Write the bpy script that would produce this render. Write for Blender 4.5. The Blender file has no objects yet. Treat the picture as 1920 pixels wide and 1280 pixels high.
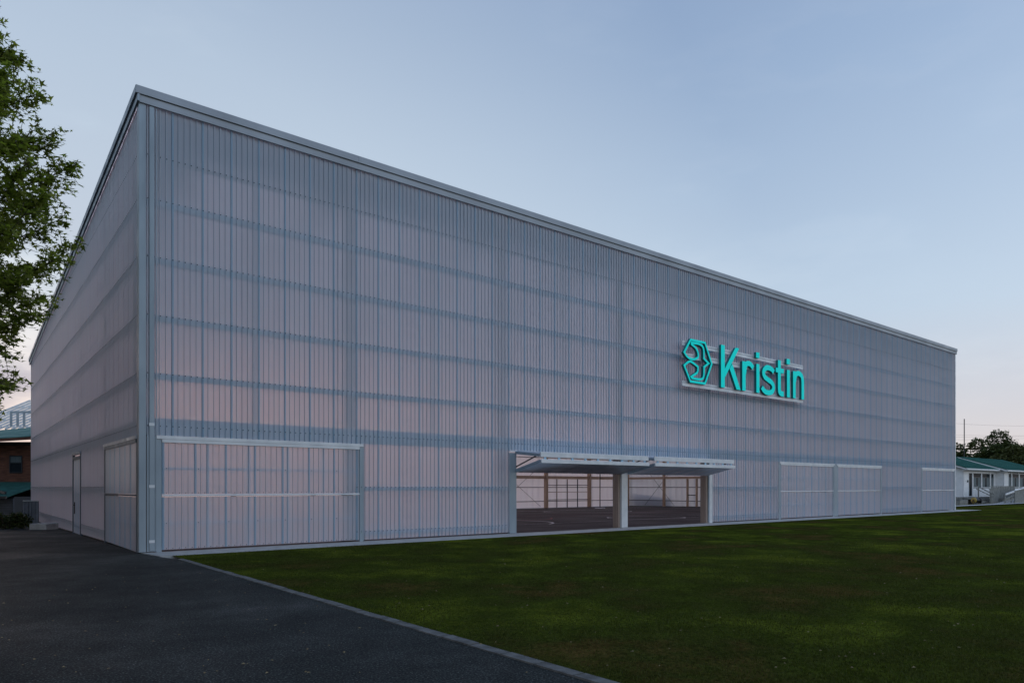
import bpy, bmesh, math, random
import numpy as np
from mathutils import Vector, Matrix
random.seed(7); rng = np.random.default_rng(11)
S = bpy.context.scene
COL = S.collection
# ------------------------------------------------------------------ camera
# world axes: +X runs along the long front of the hall, +Y along its left flank, near corner at the origin
CX, CY, EYE = -3.534, -18.816, 1.6
YAW = math.atan2(.6241, .7812)
F = (math.sin(YAW), math.cos(YAW)); R = (math.cos(YAW), -math.sin(YAW))
cam = bpy.data.cameras.new('camera'); co = bpy.data.objects.new('camera', cam); COL.objects.link(co)
co.location = (CX, CY, EYE); co.rotation_euler = (math.pi/2, 0, -YAW)
cam.sensor_width = 36; cam.lens = 36*1310/1920; cam.shift_y = .1422
cam.clip_end = 3000; cam.clip_start = .1
S.camera = co
# ------------------------------------------------------------------ world
W = bpy.data.worlds.new("World"); S.world = W; W.use_nodes = True
nt = W.node_tree; nt.nodes.clear()
def N(t, typ, **k):
    n = t.nodes.new(typ)
    for a, b in k.items():
        if hasattr(n, a): setattr(n, a, b)
    return n
def mth(t, op, a, b=None, c=None, clamp=False):
    n = t.nodes.new('ShaderNodeMath'); n.operation = op; n.use_clamp = clamp
    for i, v in enumerate((a, b, c)):
        if v is None: continue
        if isinstance(v, (int, float)): n.inputs[i].default_value = v
        else: t.links.new(v, n.inputs[i])
    return n.outputs[0]
def mixc(t, fac, a, b, mode='MIX'):
    n = t.nodes.new('ShaderNodeMix'); n.data_type = 'RGBA'; n.blend_type = mode
    for s, v in ((n.inputs[0], fac), (n.inputs[6], a), (n.inputs[7], b)):
        if isinstance(v, (int, float)): s.default_value = v
        elif isinstance(v, tuple): s.default_value = (*v, 1)
        else: t.links.new(v, s)
    return n.outputs[2]
def ramp(t, fac, stops, interp='LINEAR'):
    n = t.nodes.new('ShaderNodeValToRGB'); n.color_ramp.interpolation = interp
    e = n.color_ramp.elements
    while len(e) < len(stops): e.new(.5)
    for i, (p, c) in enumerate(stops):
        e[i].position = p
        e[i].color = (*c, 1) if isinstance(c, tuple) else (c, c, c, 1)
    t.links.new(fac, n.inputs[0]); return n.outputs[0]
tc = N(nt, 'ShaderNodeTexCoord'); D = tc.outputs['Generated']
sx = N(nt, 'ShaderNodeSeparateXYZ'); nt.links.new(D, sx.inputs[0])
X, Y, Z = sx.outputs
SUN_AZ = Vector((.13, .99)).normalized()          # afterglow behind the hall, to the left
glow = mth(nt, 'ADD', mth(nt, 'MULTIPLY', X, SUN_AZ.x), mth(nt, 'MULTIPLY', Y, SUN_AZ.y))
glow = mth(nt, 'MULTIPLY_ADD', glow, .5, .5, clamp=True)
zen = ramp(nt, Z, [(0, (.66, .60, .58)), (.035, (.69, .61, .57)), (.10, (.62, .60, .61)), (.22, (.525, .61, .685)),
                   (.36, (.44, .53, .63)), (.55, (.335, .42, .54)), (.75, (.26, .33, .48)), (1, (.20, .27, .42))])
side = ramp(nt, glow, [(0, (1.5, 1.55, 1.6)), (.35, (1.3, 1.38, 1.45)), (.65, (.80, .87, .98)), (.80, (.67, .75, .87)), (.93, (1, 1, 1)), (1, (1.0, .99, .98))])
# the darker, bluer side only builds up with height
zf = ramp(nt, Z, [(0, .2), (.12, .35), (.5, 1)])
side = mixc(nt, zf, (1, 1, 1), side)
base = mixc(nt, 1.0, zen, side, 'MULTIPLY')
# clouds: streaky soft noise, strongest low on the afterglow side
mp = N(nt, 'ShaderNodeMapping'); nt.links.new(D, mp.inputs[0]); mp.inputs['Scale'].default_value = (1.6, 1.6, 5.0)
mp.inputs['Location'].default_value = (.3, .1, .23)
nz = N(nt, 'ShaderNodeTexNoise'); nt.links.new(mp.outputs[0], nz.inputs[0])
nz.inputs['Scale'].default_value = 1.7; nz.inputs['Detail'].default_value = 6; nz.inputs['Roughness'].default_value = .55
cl = ramp(nt, nz.outputs[0], [(.31, 0.0), (.52, 1.0)], 'EASE')
lowm = ramp(nt, Z, [(0, .9), (.14, 1.0), (.25, .45), (.5, .28), (1, .2)])
lft = ramp(nt, glow, [(.55, .16), (.94, .26), (.985, 1.0)])
cm = mth(nt, 'MULTIPLY', mth(nt, 'MULTIPLY', cl, lowm), lft)
base = mixc(nt, mth(nt, 'MULTIPLY', cm, .9), base, (.27, .31, .42))
edge = ramp(nt, nz.outputs[0], [(.30, 0.0), (.36, 1.0), (.44, 0.0)], 'EASE')
base = mixc(nt, mth(nt, 'MULTIPLY', mth(nt, 'MULTIPLY', edge, lowm), mth(nt, 'MULTIPLY', lft, .3)), base, (.80, .76, .74))
# below the horizon
base = mixc(nt, ramp(nt, Z, [(0, 1.0), (.004, 0.0)]), base, (.10, .11, .11))
sky = N(nt, 'ShaderNodeTexSky'); sky.sky_type = 'NISHITA'; sky.sun_disc = False
sky.sun_elevation = math.radians(3); sky.sun_rotation = math.atan2(SUN_AZ.x, SUN_AZ.y)
nish = mixc(nt, 1.0, sky.outputs[0], (.10, .10, .10), 'MULTIPLY')
fin = mixc(nt, .06, base, nish)
bg = N(nt, 'ShaderNodeBackground'); nt.links.new(fin, bg.inputs[0]); bg.inputs[1].default_value = .93
wo = N(nt, 'ShaderNodeOutputWorld'); nt.links.new(bg.outputs[0], wo.inputs[0])
# ------------------------------------------------------------------ sun (the last glow, soft, low behind the hall)
sl = bpy.data.lights.new('sun', 'SUN'); sl.energy = .3; sl.angle = math.radians(25); sl.color = (1.0, .66, .50)
so = bpy.data.objects.new('sun', sl); COL.objects.link(so)
sd = Vector((SUN_AZ.x, SUN_AZ.y, math.tan(math.radians(9)))).normalized()
so.rotation_euler = sd.to_track_quat('Z', 'Y').to_euler(); so.location = (0, 60, 40)
vs = S.view_settings
vs.view_transform = 'Standard'; vs.look = 'None'; vs.exposure = .5; vs.gamma = 1; vs.use_curve_mapping = False
S.cycles.max_bounces = 14; S.cycles.diffuse_bounces = 6; S.cycles.transmission_bounces = 10; S.cycles.transparent_max_bounces = 12
S.cycles.use_denoising = True

# ------------------------------------------------------------------ helpers
def at(px, d):
    "ground position seen at photo column px and d metres deep"
    x = (px-960)*d/1310
    return CX+d*F[0]+x*R[0], CY+d*F[1]+x*R[1]
def zy(py, d): return EYE-(py-913)*d/1310
def hg(v): return -.011*min(max(v, 0), 36)

def tag(o, label=None, cat=None, group=None, kind=None):
    if label: o['label'] = label
    if cat: o['category'] = cat
    if group: o['group'] = group
    if kind: o['kind'] = kind
    return o
def empty(name, loc=(0, 0, 0), rz=0, parent=None):
    o = bpy.data.objects.new(name, None); COL.objects.link(o); o.location = loc; o.rotation_euler = (0, 0, rz)
    o.empty_display_size = .3
    if parent: o.parent = parent
    return o
def link(name, me, parent=None, loc=(0, 0, 0)):
    o = bpy.data.objects.new(name, me); COL.objects.link(o); o.location = loc
    if parent: o.parent = parent
    return o
class MB:
    def __init__(s): s.v = []; s.f = []; s.m = []
    def add(s, vs, fs, m=0):
        n = len(s.v); s.v += [tuple(p) for p in vs]; s.f += [tuple(i+n for i in q) for q in fs]; s.m += [m]*len(fs)
        return s
    def hexa(s, p, m=0):   # 8 points: bottom 4 ccw, top 4 ccw
        return s.add(p, [(3, 2, 1, 0), (4, 5, 6, 7), (0, 1, 5, 4), (1, 2, 6, 5), (2, 3, 7, 6), (3, 0, 4, 7)], m)
    def box(s, x0, x1, y0, y1, z0, z1, m=0):
        return s.hexa([(x0, y0, z0), (x1, y0, z0), (x1, y1, z0), (x0, y1, z0), (x0, y0, z1), (x1, y0, z1), (x1, y1, z1), (x0, y1, z1)], m)
    def bar(s, a, b, w=.05, h=None, m=0, n=4):
        a = Vector(a); b = Vector(b); h = h or w; d = (b-a).normalized()
        up = Vector((0, 0, 1)) if abs(d.z) < .95 else Vector((0, 1, 0))
        x = d.cross(up).normalized(); y = x.cross(d).normalized()
        if n == 4: ring = [(-w/2, -h/2), (w/2, -h/2), (w/2, h/2), (-w/2, h/2)]
        else: ring = [(w/2*math.cos(2*math.pi*i/n), h/2*math.sin(2*math.pi*i/n)) for i in range(n)]
        P = [a+x*p+y*q for p, q in ring]+[b+x*p+y*q for p, q in ring]
        fs = [(i, (i+1) % n, n+(i+1) % n, n+i) for i in range(n)]+[tuple(range(n-1, -1, -1)), tuple(range(n, 2*n))]
        return s.add(P, fs, m)
    def prism(s, poly, y0, y1, m=0, mface=None):   # poly in x,z, extruded along y; y0 is the front
        n = len(poly)
        area = sum(poly[i][0]*poly[(i+1) % n][1]-poly[(i+1) % n][0]*poly[i][1] for i in range(n))
        if area < 0: poly = poly[::-1]
        P = [(x, y0, z) for x, z in poly]+[(x, y1, z) for x, z in poly]
        s.add(P, [(i, n+i, n+(i+1) % n, (i+1) % n)[::-1] for i in range(n)]+[tuple(range(2*n-1, n-1, -1))], m)
        return s.add(P[:n], [tuple(range(n))], m if mface is None else mface)
    def mesh(s, name, mats, bevel=0, smooth=False):
        me = bpy.data.meshes.new(name); me.from_pydata(s.v, [], s.f)
        for m in (mats if isinstance(mats, (list, tuple)) else [mats]): me.materials.append(m)
        me.polygons.foreach_set('material_index', s.m)
        if bevel:
            bm = bmesh.new(); bm.from_mesh(me)
            bmesh.ops.bevel(bm, geom=bm.edges[:], offset=bevel, segments=1, affect='EDGES', clamp_overlap=True)
            bm.to_mesh(me); bm.free()
        if smooth: me.polygons.foreach_set('use_smooth', [True]*len(me.polygons))
        me.update(); return me
    def build(s, name, mats, parent=None, bevel=0, loc=(0, 0, 0), smooth=False):
        return link(name, s.mesh(name, mats, bevel, smooth), parent, loc)

# ------------------------------------------------------------------ materials
def mat(name):
    m = bpy.data.materials.new(name); m.use_nodes = True; t = m.node_tree; t.nodes.clear()
    o = t.nodes.new('ShaderNodeOutputMaterial'); return m, t, o
def principled(name, col, rough=.6, metal=0, spec=.5, nscale=0, namt=.15, bump=0, bscale=20, emis=0, coat=0, stretch=None, col2=None, coords='Object'):
    m, t, o = mat(name); p = t.nodes.new('ShaderNodeBsdfPrincipled')
    p.inputs['Roughness'].default_value = rough; p.inputs['Metallic'].default_value = metal
    p.inputs['Specular IOR Level'].default_value = spec
    p.inputs['Base Color'].default_value = (*col, 1)
    if nscale or bump:
        tcn = t.nodes.new('ShaderNodeTexCoord'); mpn = t.nodes.new('ShaderNodeMapping'); t.links.new(tcn.outputs[coords], mpn.inputs[0])
        if stretch: mpn.inputs['Scale'].default_value = stretch
    if nscale:
        n = t.nodes.new('ShaderNodeTexNoise'); t.links.new(mpn.outputs[0], n.inputs[0]); n.inputs['Scale'].default_value = nscale; n.inputs['Detail'].default_value = 6
        c2 = col2 or tuple(c*(1-2*namt) for c in col)
        c1 = col if col2 else tuple(min(1, c*(1+namt)) for c in col)
        t.links.new(ramp(t, n.outputs[0], [(.32, c2), (.68, c1)]), p.inputs['Base Color'])
        t.links.new(ramp(t, n.outputs[0], [(.3, min(1, rough+.12)), (.7, max(.03, rough-.08))]), p.inputs['Roughness'])
    if bump:
        n2 = t.nodes.new('ShaderNodeTexNoise'); t.links.new(mpn.outputs[0], n2.inputs[0]); n2.inputs['Scale'].default_value = bscale; n2.inputs['Detail'].default_value = 4
        b = t.nodes.new('ShaderNodeBump'); b.inputs['Strength'].default_value = bump; b.inputs['Distance'].default_value = .02
        t.links.new(n2.outputs[0], b.inputs['Height']); t.links.new(b.outputs[0], p.inputs['Normal'])
    if emis:
        p.inputs['Emission Color'].default_value = (*col, 1); p.inputs['Emission Strength'].default_value = emis
    t.links.new(p.outputs[0], o.inputs[0]); return m
M = {}
M['alu'] = principled('aluminium_trim', (.29, .35, .40), .42, .25, nscale=2.5, namt=.06, stretch=(1, 1, .3))
M['alu_light'] = principled('aluminium_light', (.66, .69, .72), .38, .2, nscale=3, namt=.05)
M['fascia'] = principled('fascia_metal', (.34, .37, .41), .45, .15, nscale=.8, namt=.04)
M['leafbar'] = principled('door_leaf_bar', (.50, .78, .96), .5)
M['shade_panel'] = principled('blue_grey_shade_panel', (.22, .40, .54), .6, nscale=.6, namt=.06)
M['steel'] = principled('galvanised_steel', (.36, .58, .74), .45, .2, nscale=6, namt=.12)
M['darksteel'] = principled('dark_steel', (.035, .038, .045), .5, .3)
M['screw'] = principled('screw_head', (.03, .04, .05), .4, .5)
M['timber'] = principled('laminated_timber', (.40, .31, .26), .6, nscale=3, namt=.07, stretch=(6, 6, .5), bump=.1, bscale=40)
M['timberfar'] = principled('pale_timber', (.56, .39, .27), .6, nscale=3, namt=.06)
M['concrete'] = principled('concrete', (.42, .42, .41), .85, nscale=3.5, namt=.12, bump=.35, bscale=60, coords='Object')
M['kerb'] = principled('kerb_concrete', (.13, .13, .125), .9, nscale=7, namt=.22, bump=.6, bscale=70)
M['white'] = principled('white_paint', (.74, .75, .76), .5, nscale=2, namt=.04)
M['roofgreen'] = principled('green_roof_metal', (.05, .16, .14), .75, 0, spec=.15, nscale=1.2, namt=.1)
M['darkgreen'] = principled('dark_green_roof', (.02, .085, .07), .8, 0, spec=.2, nscale=1.5, namt=.15)
M['cedar'] = principled('cedar_boards', (.16, .055, .028), .65, nscale=2.5, namt=.3, stretch=(.6, .6, 6), bump=.2, bscale=30)
M['greywood'] = principled('weathered_boards', (.25, .25, .23), .85, nscale=5, namt=.22, stretch=(3, 3, .6), bump=.4, bscale=40)
M['dark'] = principled('dark_inside', (.012, .013, .015), .7)
M['black'] = principled('black_plastic', (.015, .015, .017), .4)
M['yellow'] = principled('yellow_plastic', (.30, .22, .03), .4)
M['blind'] = principled('pale_blind', (.11, .14, .15), .7, nscale=3, namt=.06, stretch=(8, 1, .2))
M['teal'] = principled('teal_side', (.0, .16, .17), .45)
M['tealface_glow'] = principled('teal_letter_face_glow', (.0, .60, .56), .55, spec=.15, emis=.28)  # weak emission added so the painted faces read brighter
M['whiteline'] = principled('white_court_line', (.6, .6, .6), .6)
M['redline'] = principled('red_court_line', (.30, .03, .03), .6)
M['bark'] = principled('bark', (.07, .055, .042), .9, nscale=9, namt=.3, bump=.8, bscale=30)

def glassmat(name, col=(.02, .025, .03), rough=.06):
    return principled(name, col, rough, 0, spec=.08)
M['glass'] = glassmat('window_glass')
M['glass'].node_tree.nodes['Principled BSDF'].inputs['IOR'].default_value = 1.12
M['flank_shade'] = principled('flank_shade_steel', (.07, .10, .14), .5, .2)  # darker copy of the girt steel, flank shade put into the colour
def clearglass():
    m, t, o = mat('roof_glazing')
    g = t.nodes.new('ShaderNodeBsdfGlossy'); g.inputs['Roughness'].default_value = .08
    tr = t.nodes.new('ShaderNodeBsdfTransparent'); tr.inputs[0].default_value = (.90, .93, .93, 1)
    fr = t.nodes.new('ShaderNodeFresnel'); mx = t.nodes.new('ShaderNodeMixShader')
    t.links.new(mth(t, 'MULTIPLY', fr.outputs[0], .35), mx.inputs[0]); t.links.new(tr.outputs[0], mx.inputs[1]); t.links.new(g.outputs[0], mx.inputs[2])
    t.links.new(mx.outputs[0], o.inputs[0]); return m
M['clear'] = clearglass()
def polycarb(name='translucent_sheet', t1=(1.0, .79, .75), t2=(1.0, .87, .82), dfc=(.76, .87, 1.0), dfw=.35, gls=.8):
    m, t, o = mat(name)
    oi = t.nodes.new('ShaderNodeObjectInfo')
    tcn = t.nodes.new('ShaderNodeTexCoord')
    mpn = t.nodes.new('ShaderNodeMapping'); t.links.new(tcn.outputs['Object'], mpn.inputs[0]); mpn.inputs['Scale'].default_value = (9, 9, .35)
    off = t.nodes.new('ShaderNodeVectorMath'); off.operation = 'ADD'; t.links.new(mpn.outputs[0], off.inputs[0])
    cmb = t.nodes.new('ShaderNodeCombineXYZ'); t.links.new(mth(t, 'MULTIPLY', oi.outputs['Random'], 40.), cmb.inputs[0]); t.links.new(cmb.outputs[0], off.inputs[1])
    n = t.nodes.new('ShaderNodeTexNoise'); t.links.new(off.outputs[0], n.inputs[0]); n.inputs['Scale'].default_value = 1.3; n.inputs['Detail'].default_value = 5
    var = mth(t, 'MULTIPLY_ADD', oi.outputs['Random'], .05, .95)
    tint = mixc(t, 1.0, ramp(t, n.outputs[0], [(.3, t1), (.7, t2)]), mixc(t, var, (0, 0, 0), (1, 1, 1)), 'MULTIPLY')
    b = t.nodes.new('ShaderNodeBump'); b.inputs['Strength'].default_value = .12; b.inputs['Distance'].default_value = .01
    t.links.new(n.outputs[0], b.inputs['Height'])
    rf = t.nodes.new('ShaderNodeBsdfRefraction'); rf.inputs['Roughness'].default_value = .62
    ge = t.nodes.new('ShaderNodeNewGeometry'); t.links.new(mth(t, 'MULTIPLY_ADD', ge.outputs['Backfacing'], 1/1.35-1.35, 1.35), rf.inputs['IOR'])
    t.links.new(tint, rf.inputs[0])
    tr = t.nodes.new('ShaderNodeBsdfTranslucent'); t.links.new(tint, tr.inputs[0])
    df = t.nodes.new('ShaderNodeBsdfDiffuse'); df.inputs[0].default_value = (*dfc, 1)
    gl = t.nodes.new('ShaderNodeBsdfGlossy'); gl.inputs['Roughness'].default_value = .28; gl.inputs[0].default_value = (.85, .93, 1, 1); t.links.new(b.outputs[0], gl.inputs['Normal'])
    a = t.nodes.new('ShaderNodeMixShader'); a.inputs[0].default_value = .62; t.links.new(rf.outputs[0], a.inputs[1]); t.links.new(tr.outputs[0], a.inputs[2])
    c = t.nodes.new('ShaderNodeMixShader'); c.inputs[0].default_value = dfw; t.links.new(a.outputs[0], c.inputs[1]); t.links.new(df.outputs[0], c.inputs[2])
    fr = t.nodes.new('ShaderNodeFresnel'); fr.inputs[0].default_value = 1.5; t.links.new(b.outputs[0], fr.inputs['Normal'])
    e = t.nodes.new('ShaderNodeMixShader'); t.links.new(mth(t, 'MULTIPLY', fr.outputs[0], gls), e.inputs[0]); t.links.new(c.outputs[0], e.inputs[1]); t.links.new(gl.outputs[0], e.inputs[2])
    t.links.new(e.outputs[0], o.inputs[0]); return m
M['sheet'] = polycarb()
M['ribweb_tint'] = polycarb('sheet_rib_side_shade', (.80, .78, .82), (.86, .85, .88), (.42, .50, .60), .40)  # rib sides tinted darker blue, shade and reflection put into the colour
M['lap'] = polycarb('sheet_lap_reflection', (.60, .74, .84), (.66, .80, .90), (.42, .58, .72), .50)  # doubled lap ribs, with the blue sky reflection painted into the colour
def roofsheet():
    m, t, o = mat('translucent_roof_sheet')
    tr = t.nodes.new('ShaderNodeBsdfTranslucent'); tr.inputs[0].default_value = (.99, .78, .72, 1)
    df = t.nodes.new('ShaderNodeBsdfDiffuse'); df.inputs[0].default_value = (.7, .7, .7, 1)
    mx = t.nodes.new('ShaderNodeMixShader'); mx.inputs[0].default_value = .06
    t.links.new(tr.outputs[0], mx.inputs[1]); t.links.new(df.outputs[0], mx.inputs[2]); t.links.new(mx.outputs[0], o.inputs[0]); return m
M['roofsheet'] = roofsheet()
def leafmat(name, c1, c2, trans=.3):
    m, t, o = mat(name)
    g = t.nodes.new('ShaderNodeNewGeometry'); tcn = t.nodes.new('ShaderNodeTexCoord')
    n = t.nodes.new('ShaderNodeTexNoise'); t.links.new(tcn.outputs['Object'], n.inputs[0]); n.inputs['Scale'].default_value = .9; n.inputs['Detail'].default_value = 3
    f = mth(t, 'ADD', mth(t, 'MULTIPLY', g.outputs['Random Per Island'], .55), mth(t, 'MULTIPLY', n.outputs[0], .5))
    col = ramp(t, f, [(.2, c1), (.85, c2)])
    d = t.nodes.new('ShaderNodeBsdfPrincipled'); t.links.new(col, d.inputs['Base Color']); d.inputs['Roughness'].default_value = .6; d.inputs['Specular IOR Level'].default_value = .12
    tr = t.nodes.new('ShaderNodeBsdfTranslucent'); t.links.new(mixc(t, 1.0, col, (1.3, 1.5, .6), 'MULTIPLY'), tr.inputs[0])
    mx = t.nodes.new('ShaderNodeMixShader'); mx.inputs[0].default_value = trans
    t.links.new(d.outputs[0], mx.inputs[1]); t.links.new(tr.outputs[0], mx.inputs[2]); t.links.new(mx.outputs[0], o.inputs[0]); return m
M['leaf'] = leafmat('maple_leaf', (.07, .095, .022), (.34, .37, .09), .48)
M['bushleaf'] = leafmat('dark_evergreen_leaf', (.022, .036, .012), (.085, .105, .035), .15)
M['bushleaf2'] = leafmat('olive_leaf', (.035, .045, .016), (.12, .13, .05), .15)
M['blade'] = leafmat('grass_blade', (.021, .027, .006), (.082, .092, .014), .2)

def lawnmat():
    m, t, o = mat('lawn'); p = t.nodes.new('ShaderNodeBsdfPrincipled'); tcn = t.nodes.new('ShaderNodeTexCoord')
    n1 = t.nodes.new('ShaderNodeTexNoise'); n1.inputs['Scale'].default_value = .35; n1.inputs['Detail'].default_value = 7; n1.inputs['Roughness'].default_value = .68
    n2 = t.nodes.new('ShaderNodeTexNoise'); n2.inputs['Scale'].default_value = 22; n2.inputs['Detail'].default_value = 6
    n3 = t.nodes.new('ShaderNodeTexNoise'); n3.inputs['Scale'].default_value = 1.6; n3.inputs['Detail'].default_value = 4
    for n in (n1, n2, n3): t.links.new(tcn.outputs['Object'], n.inputs[0])
    a = ramp(t, n1.outputs[0], [(.36, (.072, .048, .015)), (.45, (.036, .041, .009)), (.52, (.041, .054, .008)), (.64, (.092, .108, .012))])
    bb = ramp(t, n2.outputs[0], [(.3, .5), (.7, 1.5)]); c = ramp(t, n3.outputs[0], [(.3, .72), (.7, 1.2)])
    col = mixc(t, 1.0, mixc(t, 1.0, a, bb, 'MULTIPLY'), c, 'MULTIPLY')
    t.links.new(col, p.inputs['Base Color']); p.inputs['Roughness'].default_value = 1; p.inputs['Specular IOR Level'].default_value = .0
    b = t.nodes.new('ShaderNodeBump'); b.inputs['Strength'].default_value = .7; b.inputs['Distance'].default_value = .03; t.links.new(n2.outputs[0], b.inputs['Height']); t.links.new(b.outputs[0], p.inputs['Normal'])
    t.links.new(p.outputs[0], o.inputs[0]); return m
M['lawn'] = lawnmat()
def asphaltmat():
    m, t, o = mat('asphalt'); p = t.nodes.new('ShaderNodeBsdfPrincipled'); tcn = t.nodes.new('ShaderNodeTexCoord')
    n1 = t.nodes.new('ShaderNodeTexNoise'); n1.inputs['Scale'].default_value = .35; n1.inputs['Detail'].default_value = 7; n1.inputs['Roughness'].default_value = .62
    n2 = t.nodes.new('ShaderNodeTexVoronoi'); n2.inputs['Scale'].default_value = 48
    n3 = t.nodes.new('ShaderNodeTexNoise'); n3.inputs['Scale'].default_value = 55; n3.inputs['Detail'].default_value = 3
    n4 = t.nodes.new('ShaderNodeTexNoise'); n4.inputs['Scale'].default_value = 2.2; n4.inputs['Detail'].default_value = 6
    for n in (n1, n2, n3, n4): t.links.new(tcn.outputs['Object'], n.inputs[0])
    a = ramp(t, n1.outputs[0], [(.3, (.017, .019, .018)), (.52, (.027, .030, .028)), (.64, (.043, .046, .043)), (.74, (.066, .069, .064))])
    sp = ramp(t, n3.outputs[0], [(.32, .4), (.52, .9), (.60, 1.8), (.70, 4.5)])
    st = ramp(t, n4.outputs[0], [(.3, .8), (.7, 1.2)])
    vv = ramp(t, n2.outputs['Color'], [(.2, .7), (.85, 1.25)])
    col = mixc(t, 1.0, mixc(t, 1.0, mixc(t, 1.0, a, sp, 'MULTIPLY'), st, 'MULTIPLY'), vv, 'MULTIPLY')
    t.links.new(col, p.inputs['Base Color']); t.links.new(ramp(t, n1.outputs[0], [(.35, .9), (.7, .68)]), p.inputs['Roughness'])
    p.inputs['Specular IOR Level'].default_value = .12
    b = t.nodes.new('ShaderNodeBump'); b.inputs['Strength'].default_value = .8; b.inputs['Distance'].default_value = .008
    t.links.new(n2.outputs['Distance'], b.inputs['Height']); t.links.new(b.outputs[0], p.inputs['Normal'])
    t.links.new(p.outputs[0], o.inputs[0]); return m
M['asphalt'] = asphaltmat()
M['court'] = principled('court_surface', (.026, .016, .016), .6, spec=.15, nscale=.25, namt=.12, bump=.08, bscale=90)
M['earth'] = principled('far_ground', (.035, .045, .018), .95, spec=.1, nscale=.05, namt=.3)
M['roofunder'] = principled('roof_metal_sheet', (.42, .44, .46), .5, .2, nscale=1, namt=.05)
M['rollgrey'] = principled('ribbed_roller_door', (.085, .095, .115), .5, .2, nscale=2, namt=.12)
M['fencegrey'] = principled('grey_corrugated_fence', (.15, .18, .22), .5, .2, nscale=2, namt=.12)

# ------------------------------------------------------------------ setting
HL, HW = 51.05, 30.46           # hall length, width
P = HL/360                      # rib pitch (five ribs to a sheet, eight sheets to a bay)
SW = P*5; BAY = HL/9



def strip(name, us, vs, off, m, nz=0):
    b = MB()
    for j, v in enumerate(vs):
        for u in us: b.v.append((u, v, hg(v)+off))
    nu = len(us)
    for j in range(len(vs)-1):
        for i in range(nu-1):
            a = j*nu+i; b.f.append((a, a+1, a+nu+1, a+nu)); b.m.append(0)
    return tag(b.build(name, m), kind='structure')
strip('ground', [-900, 0, 900], [-900, 0, 36, 1200], -.10, M['earth'])
# lawn: gently uneven sheet
def lawn():
    us = list(np.arange(.45, 14, .45))+list(np.arange(14, 60, 2.))+list(range(60, 141, 10))
    vs = list(np.arange(-40, -18, 2.))+list(np.arange(-18, -1.2, .4))+[-1.16]
    b = MB(); nu = len(us)
    for v in vs:
        for u in us:
            edge = min(1, max(0, (u-.7)/1.5))*min(1, max(0, (-1.3-v)/1.2))
            z = .006+edge*(.025*math.sin(u*.7+v*.31)*math.sin(v*.53+1)+.018)
            b.v.append((max(u, .335+(-v-2)*.0172+.125) if v > -22 else max(u, .78), v, z))
    for j in range(len(vs)-1):
        for i in range(nu-1):
            a = j*nu+i; b.f.append((a, a+1, a+nu+1, a+nu)); b.m.append(0)
    o = b.build('lawn', M['lawn'], smooth=True); tag(o, kind='structure')
    c = MB(); c.v = [(52.55, -1.16, .006), (141, -1.16, .006), (141, 6.1, -.02), (52.55, 6.1, -.02)]; c.f = [(0, 1, 2, 3)]; c.m = [0]
    tag(c.build('side_lawn', M['lawn']), kind='structure')
lawn()
yd = MB(); yd.v = [(-.02, HW+.16, -.36), (52, HW+.16, -.36), (52, HW+22, -.42), (-.02, HW+22, -.42)]; yd.f = [(0, 1, 2, 3)]; yd.m = [0]
tag(yd.build('rear_bounce_yard', M['concrete']), kind='structure')  # unseen pale ground added to bounce light into the rear sheets
b = MB(); zl = .004
b.v = [(-70, -60, 0), (.68, -60, 0), (.68, -22, 0), (.345, -2.1, 0), (.17, -1.18, 0), (0.0, -.02, 0), (-.02, 30, -.33), (-70, 30, -.33), (-70, 0, 0), (-.0, 0, 0)]
b.f = [(0, 1, 2, 3, 4, 5, 9, 8), (8, 9, 6, 7)]; b.m = [0, 0]
tag(b.build('asphalt_path', M['asphalt']), kind='structure')
# concrete apron along the front, in bays with joints
ap = empty('concrete_apron'); tag(ap, kind='structure')
for i in range(10):
    u0 = (i*BAY if i else .02)+.006; u1 = (i+1)*BAY-.006 if i < 9 else 52.5
    if i == 9: pass
    bb = MB(); left = [(u0, -1.17), (u0, -.002)] if i else [(.19, -1.17), (.02, -.002)]
    y0 = -1.17
    if i: bb.box(u0, u1, y0, -.002, -.15, .012)
    else: bb.hexa([(.19, y0, -.15), (u1, y0, -.15), (u1, -.002, -.15), (.02, -.002, -.15), (.19, y0, .012), (u1, y0, .012), (u1, -.002, .012), (.02, -.002, .012)])
    bb.build('apron_slab', M['concrete'], ap)
MB().box(HL+.1, 52.5, .004, 6, -.2, .0).build('apron_slab', M['concrete'], ap)
# kerb of short concrete edging stones
kb = empty('kerb'); tag(kb, kind='structure')
n = 38; v0 = -2.05
for i in range(n):
    va = v0-i*.5; vb = va-.5+.022; ua = .335+(-va-2)*.0172; ub = .335+(-vb-2)*.0172
    w = .13; h = .014+random.uniform(-.004, .005); j = random.uniform(-.006, .006)
    q = MB().hexa([(ua+j, va, -.1), (ub+j, vb, -.1), (ub+w+j, vb, -.1), (ua+w+j, va, -.1), (ua+j, va, h), (ub+j, vb, h), (ub+w+j, vb, h), (ua+w+j, va, h)])
    q.build('kerb_stone', M['kerb'], kb)

# ------------------------------------------------------------------ the hall
hall = empty('sports_hall')
tag(hall, 'huge box-shaped sports hall clad in ribbed translucent sheets, raised doors in its long front', 'sports hall')
EAVE, DROP = 11.24, 2.15/HW       # top of the fascia and fall of the roof per metre
def rt(v): return EAVE-DROP*v
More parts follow.
